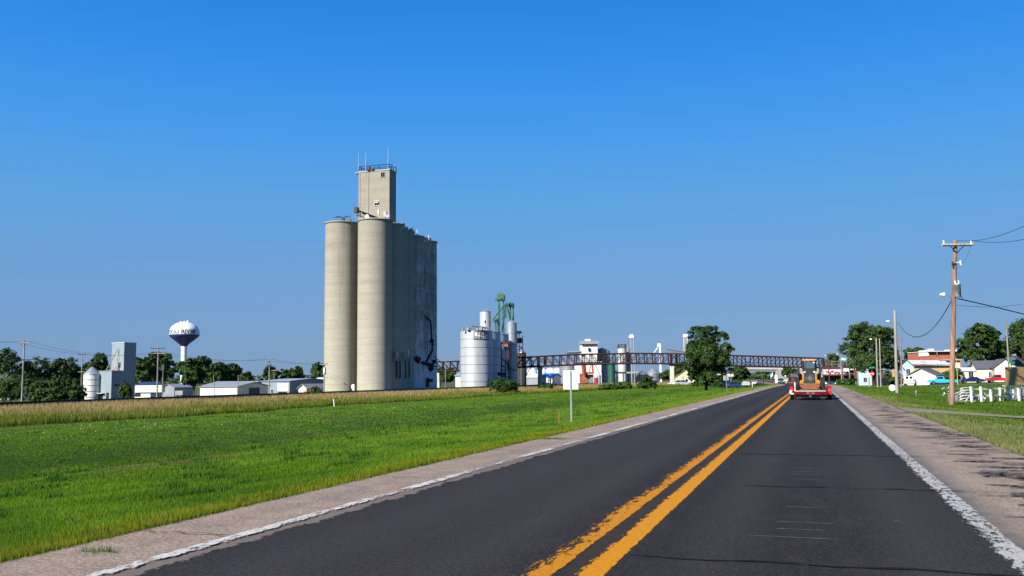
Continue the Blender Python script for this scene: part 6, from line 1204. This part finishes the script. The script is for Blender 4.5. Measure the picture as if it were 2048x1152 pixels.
mb = MB(); mb.prism([(r_*math.cos(R(22.5+45*k_)), zc+r_*math.sin(R(22.5+45*k_))) for k_ in range(8)], -.06, -.04); mb.build('plate', 'stop_red', t); mb = MB(); mb.bar((0, 0, -.2), (0, 0, zc+1.3), .08); mb.build('post', 'rust_frame', t); mb = MB(); mb.b(-.5, .45, -.02, .01, zc+1.0, zc+1.25); mb.build('street_name_blade', 'street_green', t)
me = text_mesh('STOP', .3, 'lamp_white', .004); me.transform(Matrix.Translation((0, -.065, zc-.1)) @ Matrix.Rotation(math.pi/2, 4, 'X')); put('lettering', me, t)
t = T('wooden_stub', 'short pale wooden stub post left of the stop sign', 'post', (*XY(1739, 160), gz(*XY(1739, 160)))); mb = MB(); mb.tube([(0, 0, -.2), (0, 0, 1.7)], .1, 8); mb.build('post', 'pole_grey', t); mb = MB(); mb.disc(.12, 1.71, 8); mb.build('cap', 'pole_grey', t)
x, y = XY(2027, 120); z = gz(x, y); t = T('street_sign', 'green street name sign above the plywood panel', 'sign', (x, y, z), R(10)); zc = W(2027, 725, 120).z-z; mb = MB(); mb.b(-.42, .42, -.02, .01, zc-.12, zc+.12); mb.build('blade', 'street_green', t); mb = MB(); mb.b(-.02, .01, -.35, .35, zc-.4, zc-.17); mb.build('cross_blade', 'street_green', t); mb = MB(); mb.bar((0, 0, -.2), (0, 0, zc-.1), .06); mb.build('post', 'black_steel', t)
# gas station sign, mural, brown building
x, y = XY(1692, 250); z = gz(x, y); t = T('gas_sign', 'green white and yellow banner sign on posts right of the bridge', 'sign', (x, y, z)); B = Vector(t.location)
blk(t, B, 1683, 1703, 714, 716, 250, .5, 'sign_teal', 'top_band'); blk(t, B, 1683, 1694, 716.2, 720, 250, .5, 'lamp_white', 'white_panel'); blk(t, B, 1694.2, 1703, 716.2, 720, 250, .5, 'sign_yellow', 'yellow_panel'); blk(t, B, 1683, 1703, 720.2, 721.5, 250, .5, 'sign_teal', 'lower_band')
for u in (1686, 1699): blk(t, B, u, u+1.4, 721.6, 764, 250.2, .2, 'galv_post', 'post')
x, y = XY(1649, 259); t = T('mural_building', 'low brown building under a long colourful mural banner', 'building', (x, y, -.9)); B = Vector(t.location)
blk(t, B, 1649, 1703, 751, 764, 262, 9, 'brown_wall', 'wall'); blk(t, B, 1649, 1700, 738.5, 748.5, 259, .6, 'mural_blue', 'mural'); blk(t, B, 1645, 1702, 748.7, 751.5, 258.5, 4, 'maroon', 'canopy'); blk(t, B, 1694, 1716, 739, 762, 261, 8, 'brown_wall', 'end_wall'); blk(t, B, 1646, 1702, 733.5, 738.3, 260, 3, 'maroon', 'upper_band')
mb = MB(); rr_ = random.Random(4)
for k in range(14): u = 1652+k*3.2; mb.bar(loc_of(u, 740.5+rr_.uniform(0, 5), 258.9, B), loc_of(u+rr_.uniform(1, 3), 741+rr_.uniform(0, 6), 258.9, B), .35)
mb.build('mural_figures', 'mural_red', t)
blk(t, B, 1688, 1707, 736.5, 740, 257, 1, 'white_flat', 'awning')
# small brick house left of the loader
gable('brick_house', 'small maroon house with a grey roof just left of the loader', 1583, 1606, 300, 754, 748.5, 9, 'maroon', 'shingle_grey', ridge='x')
# houses on the right
gable('blue_house', 'pale blue two storey house behind the huge dark tree', 1718, 1741, 225, 729, 717, 8, 'pale_blue_siding', 'shingle_grey', ridge='x', wins=((.5, 1.6, .8, 1.1),))
gable('blue_house', 'right wing of pale blue siding showing between tree and white van', 1800, 1826, 203, 733, 720, 8, 'pale_blue_siding', 'shingle_grey', ridge='y', wins=((.6, 3.2, .8, 1.1), (.35, 1.2, .7, .9)))
t, w_, he, hr = gable('cream_garage', 'cream garage with a dark shingle roof behind the white van', 1816, 1859, 191, 751, 737.5, 9, 'cream_siding', 'shingle_grey', rz_=R(-17), doors=((.55, 1.0, 2.0, 'white_flat'),))
x, y = XY(1824, 240); t = T('tan_building', 'long tan building with a bright white flat roof', 'building', (x, y, -.4)); B = Vector(t.location)
blk(t, B, 1822, 1906, 731, 758, 240, 12, 'tan_siding', 'wall'); blk(t, B, 1820, 1908, 728.5, 730.8, 239.5, 13, 'grey_roof', 'eave'); 
mb = MB(); p = [loc_of(1821, 728.3, 240, B), loc_of(1908, 728.3, 240, B)]; n_ = Vector((-math.sin(YAW), math.cos(YAW), 0)); mb.quad(p[0], p[1], p[1]+n_*10+Vector((0, 0, 1.25)), p[0]+n_*10+Vector((0, 0, 1.25))); mb.build('roof', 'white_roof', t)
mb = MB(); q = loc_of(1846, 726, 244, B); mb.box((q.x, q.y, q.z), (1.1, 1, 1)); mb.build('roof_unit', 'grey_bin', t)
x, y = XY(1858, 275); t = T('brick_building', 'red brick building with a white parapet behind the tan building', 'building', (x, y, -.4)); B = Vector(t.location)
blk(t, B, 1858, 1924, 703.5, 760, 275, 14, 'brick_red', 'wall'); blk(t, B, 1856.5, 1925, 701.5, 703.4, 274.7, 14.5, 'white_flat', 'parapet'); blk(t, B, 1860, 1868, 697.5, 701.4, 276, 2, 'white_flat', 'roof_unit'); blk(t, B, 1855, 1858, 700, 712, 275.5, 6, 'white_flat', 'corner_pier')
for u in (1893, 1903, 1911): blk(t, B, u, u+6, 699.5, 701.4, 277, 1.5, 'white_flat', 'roof_vent')
x, y = XY(1900, 250); t = T('white_annex', 'white annex stepping down at the right end of the brick building', 'building', (x, y, -.4)); B = Vector(t.location); blk(t, B, 1893, 1922, 720.5, 760, 250, 8, 'white_siding', 'wall'); blk(t, B, 1892, 1923, 719, 720.4, 249.8, 8.5, 'white_roof', 'roof')
gable('green_shed', 'dark green shed between the brown pole and the cream house', 1912, 1931, 225, 741, 737, 6, 'dark_green_steel', 'dark_green_steel', ridge='x')
t, w_, he, hr = gable('cream_house', 'cream house with a grey hip roof behind the parked cars', 1955, 1993, 212, 737, 722, 9, 'cream_siding', 'shingle_grey', ridge='x', wins=((.62, 1.9, .75, 1.3),))
gable('house_wing', 'lower left wing of the cream house with a white framed window', 1929, 1956, 214, 742, 736, 7, 'cream_siding', 'white_roof', ridge='x', wins=((.45, 2.0, 1.0, 1.4),))
gable('gabled_house', 'cream front gable with white trim behind the red pickup', 1991, 2028, 207, 734, 718.5, 10, 'cream_siding', 'shingle_grey', ridge='y')
gable('right_house', 'cream house with a dark roof at the right edge of the photo', 2026, 2075, 220, 733, 714, 10, 'cream_siding', 'shingle_grey', ridge='x')
blkt = T('far_house', 'white trimmed house roof peeking between the trees at the right edge', 'house', (*XY(2030, 300), -.4)); B = Vector(blkt.location); blk(blkt, B, 2028, 2060, 712, 760, 300, 8, 'white_siding', 'wall'); blk(blkt, B, 2024, 2062, 708.5, 711.8, 299, 10, 'grey_roof', 'roof')
# white rail panels
fx, fy = XY(1944, 62, -.4); FB = Vector((fx, fy, gz(fx, fy))); t = T('rail_fence', 'white rail fence panel with square posts on the right verge', 'fence', FB); x1_, y1_ = XY(2060, 65.5, -.4); dv = Vector((x1_-fx, y1_-fy, 0)); an = math.atan2(dv.y, dv.x); L_ = dv.length; t.rotation_euler = (0, 0, an); n = 7
pm = MB().b(-.065, .065, -.065, .065, -.1, 1.08).mesh('post', 'white_flat'); brm = MB().bar((-.0, .05, .62), (-.0, .55, 0), .06).mesh('brace', 'white_dirty')
for k in range(n): x_ = L_*k/(n-1)*.97; put('post', pm, t, (x_, 0, .02*math.sin(k*2)), (0, R(random.uniform(-1.5, 1.5)), 0), (1, 1, 1-.035*k)); put('brace', brm, t, (x_+.04, 0, 0))
for z_, nm in ((.88, 'rail'), (.45, 'rail')): mb = MB(); mb.b(-.05, L_, .068, .10, z_-.05, z_+.07); mb.build(nm, 'white_dirty', t)
x_, y_ = XY(2030, 64.8, -.4); t = T('plywood_panel', 'weathered brown plywood panel standing above the white fence', 'panel', (x_, y_, FB.z), an-R(3)); k = 64.8/FPX; z0 = W(2030, 770, 64.8).z-FB.z; z1 = W(2030, 734, 64.8).z-FB.z
for i in range(3):
    mb = MB(); xa = -25*k+i*1.22; mb.b(xa+.004, xa+1.216, 0+.01*i, .02+.01*i, z0, z1); mb.build('plywood_sheet', 'plywood', t)
mb = MB(); mb.b(-25*k+.02, 2.6, .04, .3, z0-.04, z0-.005); mb.build('base_rail', 'white_flat', t); mb = MB(); mb.b(-.95, -.85, .05, .12, -.1, z0); mb.b(.9, 1, .05, .12, -.1, z0); mb.build('support_post', 'wood_pale', t)
x_, y_ = XY(2034, 67.5, -.4); t = T('white_barrier', 'low white slab wall standing behind the fence posts at the right edge', 'barrier', (x_, y_, FB.z), an); mb = MB(); mb.b(-.35, 2.6, 0, .12, .02, .82); mb.build('panel', 'white_dirty', t); mb = MB(); mb.b(-.4, 2.65, -.03, .15, .822, .9); mb.build('cap', 'white_flat', t)
# heap of white frames and scrap behind the fence
hx, hy = XY(1948, 64.5, -.4); hp = T('scrap_heap', 'heap of white chair frames and scrap metal behind the white fence', 'scrap heap', (hx, hy, FB.z), an); rs = random.Random(9)
for k in range(46):
    x_ = rs.uniform(-1.35, 1.6); y_ = rs.uniform(.05, 1.4); z_ = rs.uniform(.05, .95)*(1-max(0, x_-.3)*.25); L1 = rs.uniform(.3, .85); a = rs.uniform(-.5, .5); pitch_ = rs.uniform(-.35, .35)
    d_ = Vector((math.cos(a)*math.cos(pitch_), math.sin(a), math.sin(pitch_)))*L1/2; c = Vector((x_, y_, max(.1, z_))); m_ = rs.choice(['white_gloss', 'white_gloss', 'white_dirty', 'scrap_steel', 'scrap_rust']); mb = MB()
    if rs.random() < .45: mb.bar(c-d_, c+d_, rs.uniform(.02, .05))
    elif rs.random() < .6: mb.tube([c-d_, c-d_*.3+Vector((0, 0, .12)), c+d_*.3+Vector((0, 0, .12)), c+d_], .018, 6)
    else: mb.box(c, (L1*.7, .06, .12), a)
    mb.build('scrap_piece', m_, hp)
for k in range(5):   # curved pale ends at the left
    mb = MB(); z_ = .12+k*.19; mb.tube([(-.5+.1*k, .1, z_+.1), (-1.15, .1, z_+.08), (-1.5+.05*k, .15, z_-.02), (-1.35, .12, z_-.1), (-.4, .1, z_-.08)], .028, 6); mb.build('bent_frame', 'white_gloss', hp)
mb = MB(); mb.b(-1.2, 1.5, .4, 1.2, 0, .45); mb.build('dark_base', 'scrap_steel', hp)

# far plant low on the horizon
for u, v0, v1, ww, d, mt, lb_ in ((1547, 745, 758, 5, 900, 'white_flat', 'tiny white distant elevator on the horizon left of the overpass support'), (1302, 731, 746, 3, 800, 'grey_bin', 'tiny grey distant tower just left of the white bucket elevator'), (1348, 733, 745, 4, 850, 'white_flat', 'tiny pale distant silo between the cream pier and the big verge tree')):
    B = Vector((*XY(u, d), -1.5)); t = T('distant_elevator', lb_, 'grain elevator', B); blk(t, B, u-ww/2, u+ww/2, v0+4, v1, d, 6, mt, 'block'); blk(t, B, u-ww/5, u+ww/4, v0, v0+4, d, 4, mt, 'head')
